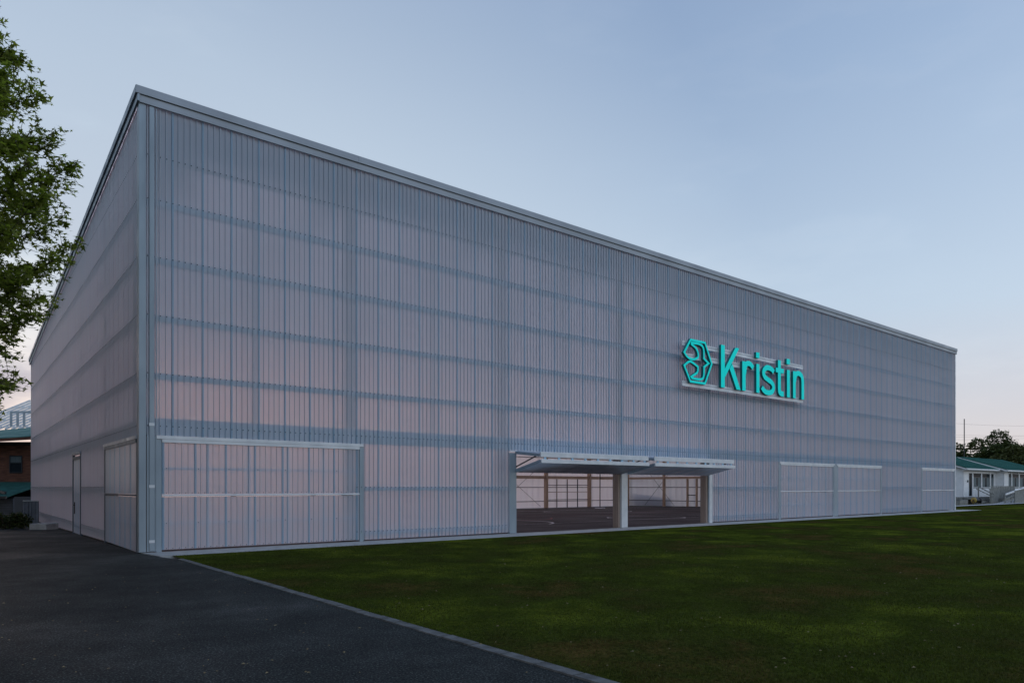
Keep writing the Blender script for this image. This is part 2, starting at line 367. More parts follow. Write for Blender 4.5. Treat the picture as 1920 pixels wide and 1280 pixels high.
# --- cladding sheet profile
def sheet_mesh(name, length, ribs=5, outward=-1, lap=True):
    pts = []
    for k in range(ribs+1):
        c = k*P
        lift = .004*(1-k/ribs)
        for dx, y in ((-.028, 0), (-.017, .030), (.017, .030), (.028, 0)): pts.append((c+dx, outward*(y+lift)))
    b = MB(); n = len(pts)
    for z in (0, length):
        for x, y in pts: b.v.append((x, y, z))
    for i in range(n-1):
        j = i % 4
        b.f.append((i, i+1, n+i+1, n+i)); b.m.append(2 if (i < 3 and lap) else 1 if j in (0, 2) else 0)
    return b.mesh(name, [M['sheet'], M['ribweb_tint'], M['lap']])
full = sheet_mesh('cladding_sheet', 10.90-.055); above = sheet_mesh('cladding_sheet', 10.90-2.87)
DOORBAYS = {0, 2, 3, 5, 6, 8}
screws = MB()
def screw(x, y, z, ax):
    r = .014
    if ax == 'f': P8 = [(x+r*math.cos(a), y-.012, z+r*math.sin(a)) for a in [k*math.pi/3 for k in range(6)]]
    else: P8 = [(x-.008, y+r*math.cos(a), z+r*math.sin(a)) for a in [k*math.pi/3 for k in range(6)]]
    cpt = (x, y+.001, z) if ax == 'f' else (x+.002, y, z)
    n = len(screws.v); screws.v += P8+[cpt]
    screws.f.append(tuple(n+i for i in range(6)) if ax == 'f' else tuple(n+5-i for i in range(6))); screws.m.append(0)
    for i in range(6): screws.f.append((n+i, n+6, n+(i+1) % 6)); screws.m.append(0)
GZ = [9.68, 8.62, 7.22, 5.80, 4.38, 3.10]
for bay in range(9):
    for s in range(8):
        u = bay*BAY+s*SW
        o = link('cladding_sheet', above if bay in DOORBAYS else full, hall, (u, 0, 2.87 if bay in DOORBAYS else .055))
        for k in range(5):
            for z in GZ+([] if bay in DOORBAYS else [1.6, .30]):
                if u+k*P > .1: screw(u+k*P, -.030, z, 'f')
# left flank: sheets facing -X
def flank_sheet(name, z0, z1, v):
    me = sheet_mesh(name, z1-z0)
    # rotate so local x -> -y ... keep ribs outward (-X)
    for vv in me.vertices:
        x, y, z = vv.co; vv.co = (y, x, z)
    me.flip_normals(); me.materials.clear()
    for q in ('sheet', 'ribweb_tint', 'lap'): me.materials.append(M[q])
    return link(name, me, hall, (0, v, z0))
SV = HW/43; 
for i in range(43):
    v = i*SV; top = rt(v+.35)-.35
    z0 = 2.87 if i < 7 or 14 <= i <= 16 else hg(v)+.06
    o = flank_sheet('cladding_sheet', z0, top, v); o.scale = (1, SV/SW, 1)
    for k in range(5):
        for z in GZ+[1.6, .30]:
            if z < top-.1 and z > z0: screw(-.030, v+k*P*SV/SW, z, 's')
# rear wall and right flank
rear = {}
for i in range(72):
    u = i*SW; z0 = hg(HW)+.03; top = rt(HW)-.3
    o = link('cladding_sheet', rear.setdefault('m', sheet_mesh('cladding_sheet', top-z0, outward=1)), hall, (u, HW, z0))
for i in range(43):
    v = i*SV; top = rt(v+.35)-.35; z0 = hg(v)+.03
    me = sheet_mesh('cladding_sheet', top-z0, outward=1)
    for vv in me.vertices:
        x, y, z = vv.co; vv.co = (y, x, z)
    link('cladding_sheet', me, hall, (HL, v, z0)).scale = (1, SV/SW, 1)
so_ = screws.build('screws', M['screw'], hall); so_['kind'] = 'stuff'
# --- roof and fascias
def slope(u0, u1, v0, v1, top, th):
    return [(u0, v0, rt(v0)+top-th), (u1, v0, rt(v0)+top-th), (u1, v1, rt(v1)+top-th), (u0, v1, rt(v1)+top-th),
            (u0, v0, rt(v0)+top), (u1, v0, rt(v0)+top), (u1, v1, rt(v1)+top), (u0, v1, rt(v1)+top)]
me = sheet_mesh('roof_sheet', math.hypot(HW+.1, DROP*HW)); L_ = math.hypot(1, DROP)
for vv in me.vertices:
    x, y, z = vv.co; vv.co = (x, z/L_-.05, rt(z/L_-.05)-.11-y)
me.materials.clear(); me.materials.append(M['roofsheet'])
for i in range(72): link('roof_sheet', me, hall, (i*SW, 0, 0))
MB().hexa([(.2, .3, rt(.3)-.36), (HL-.2, .3, rt(.3)-.36), (HL-.2, 2.7, rt(2.7)-.36), (.2, 2.7, rt(2.7)-.36), (.2, .3, rt(.3)-.34), (HL-.2, .3, rt(.3)-.34), (HL-.2, 2.7, rt(2.7)-.34), (.2, 2.7, rt(2.7)-.34)]).build('eaves_shade_panel', M['shade_panel'], hall)  # opaque panel added under the roof to darken the facade top
MB().hexa([(.2, 2.71, rt(2.71)-.36), (1.9, 2.71, rt(2.71)-.36), (1.9, HW-.3, rt(HW-.3)-.36), (.2, HW-.3, rt(HW-.3)-.36), (.2, 2.71, rt(2.71)-.34), (1.9, 2.71, rt(2.71)-.34), (1.9, HW-.3, rt(HW-.3)-.34), (.2, HW-.3, rt(HW-.3)-.34)]).build('eaves_shade_panel', M['shade_panel'], hall)
# front fascia: two lapped courses, each in lengths
for j in range(9):
    a, c = j*BAY-(.13 if j == 0 else 0), (j+1)*BAY+(.13 if j == 8 else 0)
    MB().box(a+.001, c-.001, -.135, -.063, EAVE-.19, EAVE).build('fascia_upper', M['fascia'], hall, bevel=.004)
    MB().box(a+.031 if j == 0 else a+.001, c-.001, -.095, -.045, EAVE-.375, EAVE-.194).build('fascia_lower', M['fascia'], hall, bevel=.004)
for nm, uo, ui, t0, t1 in (('verge_upper', -.135, -.063, 0, .19), ('verge_lower', -.095, -.045, .194, .375)):
    MB().hexa([(uo, -.13, rt(-.1)-t1), (ui, -.13, rt(-.1)-t1), (ui, HW+.1, rt(HW)-t1), (uo, HW+.1, rt(HW)-t1),
               (uo, -.13, rt(-.1)-t0-.012), (ui, -.13, rt(-.1)-t0-.012), (ui, HW+.1, rt(HW)-t0), (uo, HW+.1, rt(HW)-t0)]).build(nm, M['alu'], hall, bevel=.004)
    x0, x1 = HL-ui, HL-uo
    MB().hexa([(x0, -.06, rt(0)-t1), (x1, -.06, rt(0)-t1), (x1, HW+.1, rt(HW)-t1), (x0, HW+.1, rt(HW)-t1),
               (x0, -.06, rt(0)-t0), (x1, -.06, rt(0)-t0), (x1, HW+.1, rt(HW)-t0), (x0, HW+.1, rt(HW)-t0)]).build(nm, M['alu'], hall)
MB().box(-.1, HL+.1, HW+.05, HW+.12, rt(HW)-.35, rt(HW)-.01).build('rear_gutter', M['alu'], hall)
# corner trims and downpipe
MB().box(-.045, .105, -.052, -.036, .03, EAVE-.38).build('corner_flashing', M['alu'], hall)
MB().box(-.052, -.036, -.050, .14, .03, EAVE-.38).build('corner_flashing', M['alu'], hall)
MB().box(.175, .29, -.058, -.034, .05, EAVE-.38).build('downpipe', M['alu'], hall, bevel=.008)
for z in (3.13, 1.62, .28): MB().box(.17, .295, -.062, -.0585, z-.035, z+.035).build('downpipe_bracket', M['alu_light'], hall)
MB().box(.126, .335, -.033, -.008, .03, 2.872).build('corner_panel', M['alu'], hall)
for x0, x1 in ((28.37, 28.428), (33.962, 34.208), (39.672, 39.70), (5.872, 5.9)): MB().box(x0, x1, -.034, .0, .03, 2.868).build('mullion_trim', M['alu'], hall)
MB().box(-.033, -.008, .14, .248, .03, 2.872).build('corner_panel', M['alu'], hall)
MB().box(.325, .345, -.050, -.034, .03, EAVE-.38).build('corner_bead', M['alu'], hall)
MB().box(HL-.08, HL+.05, -.052, -.036, .03, EAVE-.38).build('corner_flashing', M['alu_light'], hall)
# --- frame: timber portal columns and rafters, posts, girts, purlins
for g in range(10):
    u = g*BAY+(.19 if g == 0 else -.19 if g == 9 else 0)
    ya, yb_ = (.06, .36) if g in (3, 4) else (.42, .78)
    for y0, y1, zt in ((ya, yb_, rt(.3)-.75), (HW-.45, HW-.07, rt(HW)-.75)):
        MB().box(u-.11, u+.11, y0, y1, hg(y0)+.0, zt).build('timber_column', M['timber' if y0 < 1 else 'timberfar'], hall, bevel=.006)
    MB().hexa([(u-.11, .07, rt(0)-.84), (u+.11, .07, rt(0)-.84), (u+.11, HW-.07, rt(HW)-.84), (u-.11, HW-.07, rt(HW)-.84),
               (u-.11, .07, rt(0)-.35), (u+.11, .07, rt(0)-.35), (u+.11, HW-.07, rt(HW)-.35), (u-.11, HW-.07, rt(HW)-.35)]).build('rafter', M['timber'], hall)
for k in range(21):
    v = .25+k*(HW-.5)/20
    MB().box(.08, HL-.08, v-.03, v+.03, rt(v)-.345, rt(v)-.142).build('purlin', M['steel'], hall)
for bay in range(9):       # middle posts above the head beam
    u = (bay+.5)*BAY
    MB().box(u-.045, u+.045, .45, .56, 3.31, rt(.2)-.95).build('middle_post', M['timber'], hall)
for k in range(1, 6):      # flank posts
    v = k*HW/6
    MB().box(.07, .33, v-.09, v+.09, hg(v), rt(v)-.86).build('timber_column', M['timber'], hall)
    MB().box(HL-.33, HL-.07, v-.09, v+.09, hg(v), rt(v)-.86).build('timber_column', M['timberfar'], hall)
for v in (29.1, 25.55, 22.7):   # slimmer timber posts of the end wall
    pass
def girt_run(z, h=.10, m='steel', low=False):
    dz = .05
    for bay in range(9):
        if low and bay in DOORBAYS: continue
        MB().box(bay*BAY+.012, (bay+1)*BAY-.012, .012, .19, z-h, z+.02).build('girt', M[m], hall)
    if low:
        segs = [(5.0, 9.9), (12.1, HW-.2)]
    else: segs = [(.2, HW-.2)]
    for a, c in segs: MB().box(.012, .19, a, c, z-h-.03, z+.03).build('girt', M['flank_shade'], hall)
    MB().box(.2, HL-.2, HW-.069, HW-.012, z-.04, z+.02).build('girt', M['darksteel'], hall)
    MB().box(HL-.069, HL-.012, .2, HW-.2, z-.04, z+.02).build('girt', M['darksteel'], hall)
for z in GZ[1:5]: girt_run(z, .125)
MB().box(.012, HL-.012, .012, .10, 9.63, 9.71).build('girt', M['alu'], hall)
for z in (1.60, .30): girt_run(z, .09, 'steel', True)
# deep head beam right round at door height
for bay in range(9):
    MB().box(bay*BAY+.012, (bay+1)*BAY-.012, .016, .065, 2.88, 3.30).build('head_beam', M['steel'], hall)
MB().box(.016, .20, .2, HW-.2, 2.88, 3.26).build('head_beam', M['flank_shade'], hall)
for bay in range(9):
    MB().box(bay*BAY+.12, (bay+1)*BAY-.12, HW-.30, HW-.08, 2.38, 2.66).build('head_beam', M['timberfar'], hall)
MB().box(HL-.30, HL-.08, .3, HW-.5, 2.40, 2.62).build('head_beam', M['timberfar'], hall)
# crossed rods in the rear wall and the end wall
def rods(p, q):
    for a, c in (((p[0], p[1], p[2]), (q[0], q[1], q[2])), ((p[0], p[1], q[2]), (q[0], q[1], p[2]))):
        MB().bar(a, c, .022).build('brace_rod', M['darksteel'], hall)
rods((5.9*BAY+.3, HW-.12, -.2), (6.9*BAY, HW-.12, 3.6)); rods((HL-.12, 27.9, -.2), (HL-.12, 24.2, 3.6)); rods((4*BAY, HW-.12, -.2), (5*BAY, HW-.12, 3.6))
# rear wall door frame seen through the opening (bay 8): a grid of slim bars
for k in range(1, 4):
    u = 7*BAY+.12+k*(BAY-.24)/4
    MB().box(u-.025, u+.025, HW-.16, HW-.08, hg(HW)+.01, 2.37).build('frame_bar', M['darksteel'], hall)
for z, m_ in ((1.15, 'timber'), (.42, 'darksteel'), (1.8, 'darksteel')):
    MB().box(7*BAY+.12, 8*BAY-.12, HW-.22, HW-.165, z-.03, z+.03).build('frame_bar', M[m_], hall)
# person door frame in the end wall
for v in (22.6, 21.55): MB().box(HL-.28, HL-.075, v-.06, v+.06, hg(v), 2.39).build('door_post', M['timberfar'], hall)
MB().box(HL-.2, HL-.15, 21.6, 22.55, .82, .9).build('door_bar', M['darksteel'], hall)

# --- closed bifold doors: frame trims and two leaves of sheeting each
def vbox(b, side, a0, a1, o0, o1, z0, z1, m=0):
    "box with a along the wall and o = how far outward (positive = outside)"
    if side == 'f': b.box(a0, a1, -o1, -o0, z0, z1, m)
    else: b.box(-o1, -o0, a0, a1, z0, z1, m)
    return b
_ds = {}
def bifold(side, a0, a1, bars, label=None, zf=.03):
    d = empty('bifold_door', (0, 0, 0), parent=hall)
    if label: d['label'] = label
    for x0, x1 in ((a0-.12, a0-.004), (a1+.004, a1+.12)): vbox(MB(), side, x0, x1, -.03, .036, zf-.02, 2.785).build('jamb', M['alu' if side == 'f' else 'flank_shade'], d, bevel=.004)  # flank door trims get darker colours, shade of that side painted in
    vbox(MB(), side, a0-.12, a1+.12, -.01, .062, 2.786, 2.868).build('head_flashing', M['alu_light'], d)
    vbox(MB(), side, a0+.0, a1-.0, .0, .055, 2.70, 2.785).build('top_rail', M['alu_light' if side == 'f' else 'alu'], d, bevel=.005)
    vbox(MB(), side, a0+.0, a1-.0, .0, .045, 1.375, 1.425).build('middle_rail', M['alu_light' if side == 'f' else 'flank_shade'], d, bevel=.005)
    for z0, z1 in ((zf+.03, 1.36), (1.43, 2.70)):
        vbox(MB(), side, a0+.002, a0+.05, -.05, .002, z0, z1).build('stile', M['alu'], d)
        vbox(MB(), side, a1-.05, a1-.002, -.05, .002, z0, z1).build('stile', M['alu'], d)
        zm = (z0+z1)/2
        vbox(MB(), side, a0+.05, a1-.05, -.034, -.004, zm-.026, zm+.026).build('leaf_rail', M['leafbar'], d)
        for x in bars: vbox(MB(), side, a0+x*(a1-a0)-.028, a0+x*(a1-a0)+.028, -.075, -.036, z0, z1).build('leaf_bar', M['leafbar'], d)
        n = int(round((a1-a0)/SW)); sc = (a1-a0-.06)/(n*SW)
        for i in range(n):
            key = (round(z1-z0, 3), side)
            if key not in _ds:
                me = sheet_mesh('door_sheet', z1-z0)
                for vv in me.vertices:
                    x, y, z = vv.co; y *= .75; vv.co = (x, y, z) if side == 'f' else (y, x, z)
                _ds[key] = me
            o = link('door_sheet', _ds[key], d)
            if side == 'f': o.location = (a0+.03+i*SW*sc, -.006, z0); o.scale = (sc, 1, 1)
            else: o.location = (-.006, a0+.03+i*SW*sc, z0); o.scale = (1, sc, 1)
        sc_ = MB()
        for i in range(n*5):
            x = a0+.03+(i+.5)*P*sc
            for z in ((z0+.03,) if i % 5 else (z0+.03, zm)):
                if side == 'f': sc_.box(x-.008, x+.008, -.016, -.004, z-.008, z+.008)
                else: sc_.box(-.016, -.004, x-.008, x+.008, z-.008, z+.008)
        o = sc_.build('door_screws', M['screw'], d); o['kind'] = 'stuff'
    return d
BARS = (.205, .40, .60, .795)
bifold('f', .46, 5.75, BARS, 'wide closed folding door at the near corner, in two tiers of translucent sheeting')
bifold('f', 28.55, 33.84, BARS, 'closed folding door, the left one of the joined pair right of the raised doors')
bifold('f', 34.33, 39.55, BARS, 'closed folding door, the right one of the joined pair right of the raised doors')
bifold('f', 45.50, 50.85, BARS, 'closed folding door at the far end of the front')
bifold('s', .37, 4.90, (.25, .5, .75), 'closed folding door in the shaded left flank beside the corner', zf=-.02)
# person door in the left flank
pd = empty('side_door', parent=hall); pd['label'] = 'narrow door with a lever handle in the shaded left flank'
for x0, x1 in ((9.95, 10.08), (11.96, 12.09)): vbox(MB(), 's', x0, x1, -.03, .045, -.13, 2.785).build('door_jamb', M['flank_shade'], pd)
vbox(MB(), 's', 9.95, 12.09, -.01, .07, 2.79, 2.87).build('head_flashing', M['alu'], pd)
vbox(MB(), 's', 10.08, 11.96, .0, .05, 2.62, 2.72).build('head_rail', M['flank_shade'], pd)
for z in (1.35, .18, 2.6): vbox(MB(), 's', 10.09, 11.95, -.05, -.004, z-.04, z+.04).build('door_rail', M['flank_shade'], pd)
for i in range(3):
    me = sheet_mesh('door_sheet', 2.7); 
    for vv in me.vertices: x, y, z = vv.co; vv.co = (y*.7, x, z)
    o = link('door_sheet', me, pd, (-.003, 10.11+i*.61, -.09)); o.scale = (1, .61/SW, 1)
hb = MB(); hb.box(-.10, -.03, 11.55, 11.58, .93, .96); hb.box(-.10, -.075, 11.30, 11.58, .93, .96); hb.box(-.05, -.028, 11.5, 11.62, .62, 1.05)
hb.build('door_handle', M['black'], pd)
# --- trims and jambs of the two open bays
o3, o4, o5 = 2*BAY+.32, 3*BAY, 4*BAY-.02
for x0, x1 in ((o3-.305, o3), (o4-.03, o4+.32), (4*BAY+.0, 4*BAY+.23)):
    MB().box(x0, x1, -.045, .055, .014, 2.785).build('opening_jamb', M['alu' if x0 < o3 else 'alu_light'], hall, bevel=.005)
MB().box(o3-.305, 4*BAY+.23, -.055, .0, 2.824, 2.866).build('head_flashing', M['alu_light'], hall)
# --- raised bifold doors (upper leaf out, lower leaf folded back under it)
def raised(a0, a1, label):
    d = empty('raised_bifold_door', parent=hall); d['label'] = label
    for (y0, z0), (y1, z1), nm in (((-.05, 2.79), (-1.33, 2.66), 'upper_leaf'), ((-1.33, 2.47), (-.02, 2.17), 'lower_leaf')):
        b = MB(); th = .045
        for x0, x1 in ((a0, a0+.06), (a1-.06, a1)):
            b.hexa([(x0, y0, z0-th), (x1, y0, z0-th), (x1, y1, z1-th), (x0, y1, z1-th), (x0, y0, z0+th), (x1, y0, z0+th), (x1, y1, z1+th), (x0, y1, z1+th)])
        for k in BARS:
            x0 = a0+k*(a1-a0)-.028; x1 = x0+.056
            b.hexa([(x0, y0, z0-.02), (x1, y0, z0-.02), (x1, y1, z1-.02), (x0, y1, z1-.02), (x0, y0, z0+.025), (x1, y0, z0+.025), (x1, y1, z1+.025), (x0, y1, z1+.025)])
        ym, zm = (y0+y1)/2, (z0+z1)/2
        for yy, zz in ((y0, z0), (ym, zm), (y1, z1)): b.box(a0+.061, a1-.061, yy-.025, yy+.025, zz-.036, zz+.036)
        b.build(nm+'_frame', M['alu'], d)
        # sheets fixed on the leaf's outer face (underneath once it is folded out)
        L = math.hypot(y1-y0, z1-z0); n = int(round((a1-a0)/SW)); sc = (a1-a0-.08)/(n*SW)
        ang = math.atan2(z1-z0, y1-y0)
        me = sheet_mesh('door_sheet', L)
        for vv in me.vertices:
            x, y, z = vv.co; y = y*.75-.047 if nm == 'lower_leaf' else -y*.75+.047
            vv.co = (x, math.cos(ang)*z-math.sin(ang)*(y)*(-1 if math.cos(ang) < 0 else 1), math.sin(ang)*z+abs(math.cos(ang))*(y))
        for i in range(n): o = link('door_sheet', me, d, (a0+.04+i*SW*sc, y0, z0)); o.scale = (sc, 1, 1)
    MB().box(a0-.01, a1+.01, -1.40, -1.36, 2.60, 2.77).build('edge_flashing', M['alu_light'], d, bevel=.006)
    MB().box(a0-.01, a1+.01, -1.44, -1.40, 2.40, 2.53).build('lower_edge_flashing', M['alu_light'], d, bevel=.006)
    g = MB()
    for k in range(9): g.box(a0+.2+k*(a1-a0-.4)/8-.05, a0+.2+k*(a1-a0-.4)/8+.05, -1.39, -1.36, 2.532, 2.598)
    g.build('hinges', M['steel'], d)
    for x in (a0+.04, a1-.04):
        MB().bar((x, -.02, 2.3), (x, -1.15, 2.66), .035).build('gas_strut', M['darksteel'], d)
raised(o3-.06, o4-.03, 'raised folding door held out over the open left bay of the front')
raised(o4+.33, 4*BAY-.14, 'raised folding door held out over the open right bay of the front')
# floor
fl = MB(); fl.v = [(.05, .02, .008), (HL-.05, .02, .008), (HL-.05, HW-.02, hg(HW)), (.05, HW-.02, hg(HW))]; fl.f = [(0, 1, 2, 3)]; fl.m = [0]
floor = fl.build('court_floor', M['court']); tag(floor, kind='structure')
MB().box(.0, HL, .002, .019, -.15, .010).build('slab_edge', M['concrete'], hall)
def fz(v): return .008+(hg(HW)-.008)*(v-.02)/(HW-.04)
def line(pts, w, m, dz=.004):
    b = MB(); n = len(pts)
    for i, (x, y) in enumerate(pts):
        a = pts[max(0, i-1)]; c = pts[min(n-1, i+1)]; d = Vector((c[0]-a[0], c[1]-a[1])).normalized(); nx, ny = -d.y*w/2, d.x*w/2
        b.v += [(x+nx, y+ny, fz(y+ny)+dz), (x-nx, y-ny, fz(y-ny)+dz)]
    for i in range(n-1): b.f.append((2*i+1, 2*i+3, 2*i+2, 2*i)); b.m.append(0)
    b.build('painted_line', M[m], floor)
def arc(cx, cy, r, a0, a1, n=28): return [(cx+r*math.cos(math.radians(a0+(a1-a0)*i/n)), cy+r*math.sin(math.radians(a0+(a1-a0)*i/n))) for i in range(n+1)]
line(arc(26.2, 6.6, 2.1, 0, 360, 48), .09, 'whiteline'); line([(11, 5.0), (49, 5.0)], .06, 'whiteline', .005); line([(3, 3.0), (3, 27)], .06, 'whiteline', .006)
line(arc(15.4, 7.6, 3.6, -60, 70), .12, 'whiteline', .007); line(arc(19.9, 11.2, 2.6, 90, 330), .09, 'redline', .008)
line([(14, 14.0), (49, 14.0)], .06, 'redline', .009); line([(14, 11.0), (49, 11.0)], .05, 'redline', .010); line([(31, 3), (31, 27)], .05, 'whiteline', .011)
line(arc(33, 18, 3.2, 0, 360, 40), .07, 'whiteline', .012)
line([(10, 22), (49, 22)], .06, 'whiteline', .013)
# netball post standing inside
px_, py_ = at(1125, 61)
gp = empty('goal_post', (px_, py_, fz(py_)+.014)); tag(gp, 'slim dark goal post standing on the court inside the raised doors', 'goal post')
MB().bar((0, 0, .05), (0, 0, 3.05), .09, n=8).build('post', M['darksteel'], gp)
MB().box(-.35, .35, -.3, .3, 0, .06).build('base_plate', M['white'], gp, bevel=.02)
q = MB()
for i in range(16):
    a, c = 2*math.pi*i/16, 2*math.pi*(i+1)/16
    q.bar((.28+.19*math.cos(a), .19*math.sin(a), 3.05), (.28+.19*math.cos(c), .19*math.sin(c), 3.05), .02)
q.build('ring', M['steel'], gp)

# ------------------------------------------------------------------ the sign
sg = empty('wall_sign', (20.3, -.06, 5.8)); tag(sg, 'raised teal lettering and outlined emblem fixed on rails high on the translucent front', 'sign')
def sb(b, name, mats, label=None, bevel=0):
    b.v = [(x-20.3, y+.06, z-5.8) for x, y, z in b.v]
    o = b.build(name, mats, sg, bevel=bevel)
    if label: o['label'] = label
    return o
for z0, z1, zb0, zb1 in ((7.70, 7.77, 7.57, 7.66), (7.20, 7.27, 7.05, 7.16), (6.02, 6.09, 5.87, 5.98)):
    sb(MB().box(20.40, 30.15, -.33, -.27, z0, z1), 'mounting_rail', M['alu_light'])
    sb(MB().box(20.40, 30.15, -.33, -.29, zb0, zb1+.02), 'mounting_rail', M['alu_light'])
for k in range(6):
    x = 20.9+k*1.82
    for z in (7.1, 7.62, 5.95): sb(MB().box(x-.03, x+.03, -.265, -.03, z-.04, z+.04), 'standoff', M['steel'])
FY, BY = -.46, -.345
TM = [M['teal'], M['tealface_glow']]
def stroke(pts, w, closed=False):
    n = len(pts); L, Rr = [], []
    for i in range(n):
        p = Vector(pts[i])
        a = Vector(pts[i-1]) if (i or closed) else None; c = Vector(pts[(i+1) % n]) if (i < n-1 or closed) else None
        d1 = (p-a).normalized() if a else (c-p).normalized(); d2 = (c-p).normalized() if c else d1
        n1 = Vector((-d1.y, d1.x)); n2 = Vector((-d2.y, d2.x)); m_ = (n1+n2)
        m_ = m_.normalized() if m_.length > 1e-4 else n1
        k = w/2/max(.42, m_.dot(n1))
        L.append(p+m_*k); Rr.append(p-m_*k)
    return L, Rr
def stroke_mesh(b, pts, w, closed=False, dy=0):
    L, Rr = stroke(pts, w, closed); n = len(pts); f, k = FY+dy, BY
    base_ = len(b.v)
    for i in range(n):
        b.v += [(L[i].x, f, L[i].y), (Rr[i].x, f, Rr[i].y), (L[i].x, k, L[i].y), (Rr[i].x, k, Rr[i].y)]
    rngi = range(n if closed else n-1)
    for i in rngi:
        p, q_ = base_+4*i, base_+4*((i+1) % n)
        b.f += [(p+1, q_+1, q_, p), (p, q_, q_+2, p+2), (q_+1, p+1, p+3, q_+3), (p+2, q_+2, q_+3, p+3)]; b.m += [1, 0, 0, 0]
    if not closed:
        p = base_; b.f.append((p, p+2, p+3, p+1)); b.m.append(0); p = base_+4*(n-1); b.f.append((p+1, p+3, p+2, p)); b.m.append(0)
    return b
def poly(b, pts, dy=0): return b.prism(pts, FY+dy, BY, 0, 1)
def rect(b, x0, x1, z0, z1, dy=0): return poly(b, [(x0, z0), (x1, z0), (x1, z1), (x0, z1)], dy)
def smooth(pts, it=2):
    for _ in range(it):
        o = [pts[0]]
        for a, c in zip(pts, pts[1:]): o += [(a[0]*.75+c[0]*.25, a[1]*.75+c[1]*.25), (a[0]*.25+c[0]*.75, a[1]*.25+c[1]*.75)]
        pts = o+[pts[-1]]
    return pts
emb = [(20.80, 7.83), (21.80, 7.83), (22.28, 6.97), (21.80, 6.07), (20.79, 6.07), (20.37, 6.70)]
emb += smooth([(20.37, 6.70), (20.72, 6.93), (20.95, 6.88), (21.30, 6.74)], 2)[1:]
emb += smooth([(21.30, 6.74), (21.30, 6.50), (21.05, 6.38), (20.84, 6.27)], 2)[1:]
emb += smooth([(20.90, 6.22), (21.45, 6.20), (21.72, 6.30), (21.73, 6.78)], 2)
emb += [(22.05, 6.97)]
emb += smooth([(21.72, 7.14), (21.72, 7.60), (21.45, 7.74), (20.86, 7.71)], 2)
emb += smooth([(20.86, 7.65), (21.20, 7.52), (21.34, 7.28), (21.31, 7.14)], 2)
emb += smooth([(21.31, 7.13), (20.98, 7.00), (20.60, 7.05), (20.37, 7.25)], 2)[1:]
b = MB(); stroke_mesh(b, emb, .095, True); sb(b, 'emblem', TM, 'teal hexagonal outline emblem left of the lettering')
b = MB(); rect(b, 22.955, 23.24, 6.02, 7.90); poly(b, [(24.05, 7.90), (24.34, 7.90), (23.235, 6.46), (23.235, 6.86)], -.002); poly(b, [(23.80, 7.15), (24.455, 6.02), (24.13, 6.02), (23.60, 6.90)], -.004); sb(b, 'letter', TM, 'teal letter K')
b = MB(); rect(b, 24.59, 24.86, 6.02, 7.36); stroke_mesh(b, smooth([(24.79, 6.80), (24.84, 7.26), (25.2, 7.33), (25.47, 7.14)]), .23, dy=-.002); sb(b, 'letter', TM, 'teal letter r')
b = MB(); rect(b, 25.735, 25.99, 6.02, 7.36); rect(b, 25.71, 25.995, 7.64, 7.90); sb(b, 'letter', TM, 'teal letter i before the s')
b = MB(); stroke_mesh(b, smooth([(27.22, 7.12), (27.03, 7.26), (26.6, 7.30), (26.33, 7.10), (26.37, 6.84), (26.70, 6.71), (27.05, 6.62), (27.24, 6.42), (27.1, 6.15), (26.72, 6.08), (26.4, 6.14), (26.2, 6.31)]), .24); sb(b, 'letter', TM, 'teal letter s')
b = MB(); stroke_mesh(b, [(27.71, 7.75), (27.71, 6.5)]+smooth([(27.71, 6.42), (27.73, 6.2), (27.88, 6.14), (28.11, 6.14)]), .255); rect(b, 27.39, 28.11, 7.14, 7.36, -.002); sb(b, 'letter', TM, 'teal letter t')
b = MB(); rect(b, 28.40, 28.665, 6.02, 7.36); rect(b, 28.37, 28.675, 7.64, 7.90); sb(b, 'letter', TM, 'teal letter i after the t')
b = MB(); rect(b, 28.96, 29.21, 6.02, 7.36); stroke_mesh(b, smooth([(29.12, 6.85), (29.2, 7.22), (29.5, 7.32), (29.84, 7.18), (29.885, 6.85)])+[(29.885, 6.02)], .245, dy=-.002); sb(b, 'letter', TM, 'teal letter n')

# ------------------------------------------------------------------ foliage
def leaves_mesh(name, centres, size, shape, m, jitter=.35, drop=.2):
    "one mesh of small leaves at the given centres"
    c = np.asarray(centres); n = len(c); k = len(shape)
    sh = np.asarray(shape)
    th = rng.uniform(0, 2*np.pi, n); tilt = rng.normal(0, .75, n); ph = rng.uniform(0, 2*np.pi, n)
    nrm = np.stack([np.sin(tilt)*np.cos(ph), np.sin(tilt)*np.sin(ph), np.cos(tilt)], 1)
    ref = np.where(np.abs(nrm[:, 2:3]) < .9, np.array([[0, 0, 1.]]), np.array([[1., 0, 0]]))
    a = np.cross(ref, nrm); a /= np.linalg.norm(a, axis=1, keepdims=True); bvec = np.cross(nrm, a)
    ct, st = np.cos(th)[:, None], np.sin(th)[:, None]; a, bvec = a*ct+bvec*st, -a*st+bvec*ct
    s = size*(1+rng.uniform(-jitter, jitter, n))
    v = c[:, None, :]+(a[:, None, :]*sh[None, :, 0:1]+bvec[:, None, :]*sh[None, :, 1:2]+nrm[:, None, :]*sh[None, :, 2:3])*s[:, None, None]
    v = v.reshape(-1, 3).astype(np.float32)
    me = bpy.data.meshes.new(name); me.vertices.add(n*k); me.vertices.foreach_set('co', v.ravel())
    return me, n, k
def finish(me, n, k, faces, m):
    tot = []; idx = []
    f = [np.asarray(q) for q in faces]; per = sum(len(q) for q in f)
    me.loops.add(n*per); me.polygons.add(n*len(f))
    li = (np.arange(n)[:, None]*k+np.concatenate(f)[None, :]).ravel()
    me.loops.foreach_set('vertex_index', li.astype(np.int32))
    st = np.concatenate([[0], np.cumsum([len(q) for q in f])[:-1]])
    me.polygons.foreach_set('loop_start', (np.arange(n)[:, None]*per+st[None, :]).ravel().astype(np.int32))
    me.materials.append(m); me.update(calc_edges=True); return me
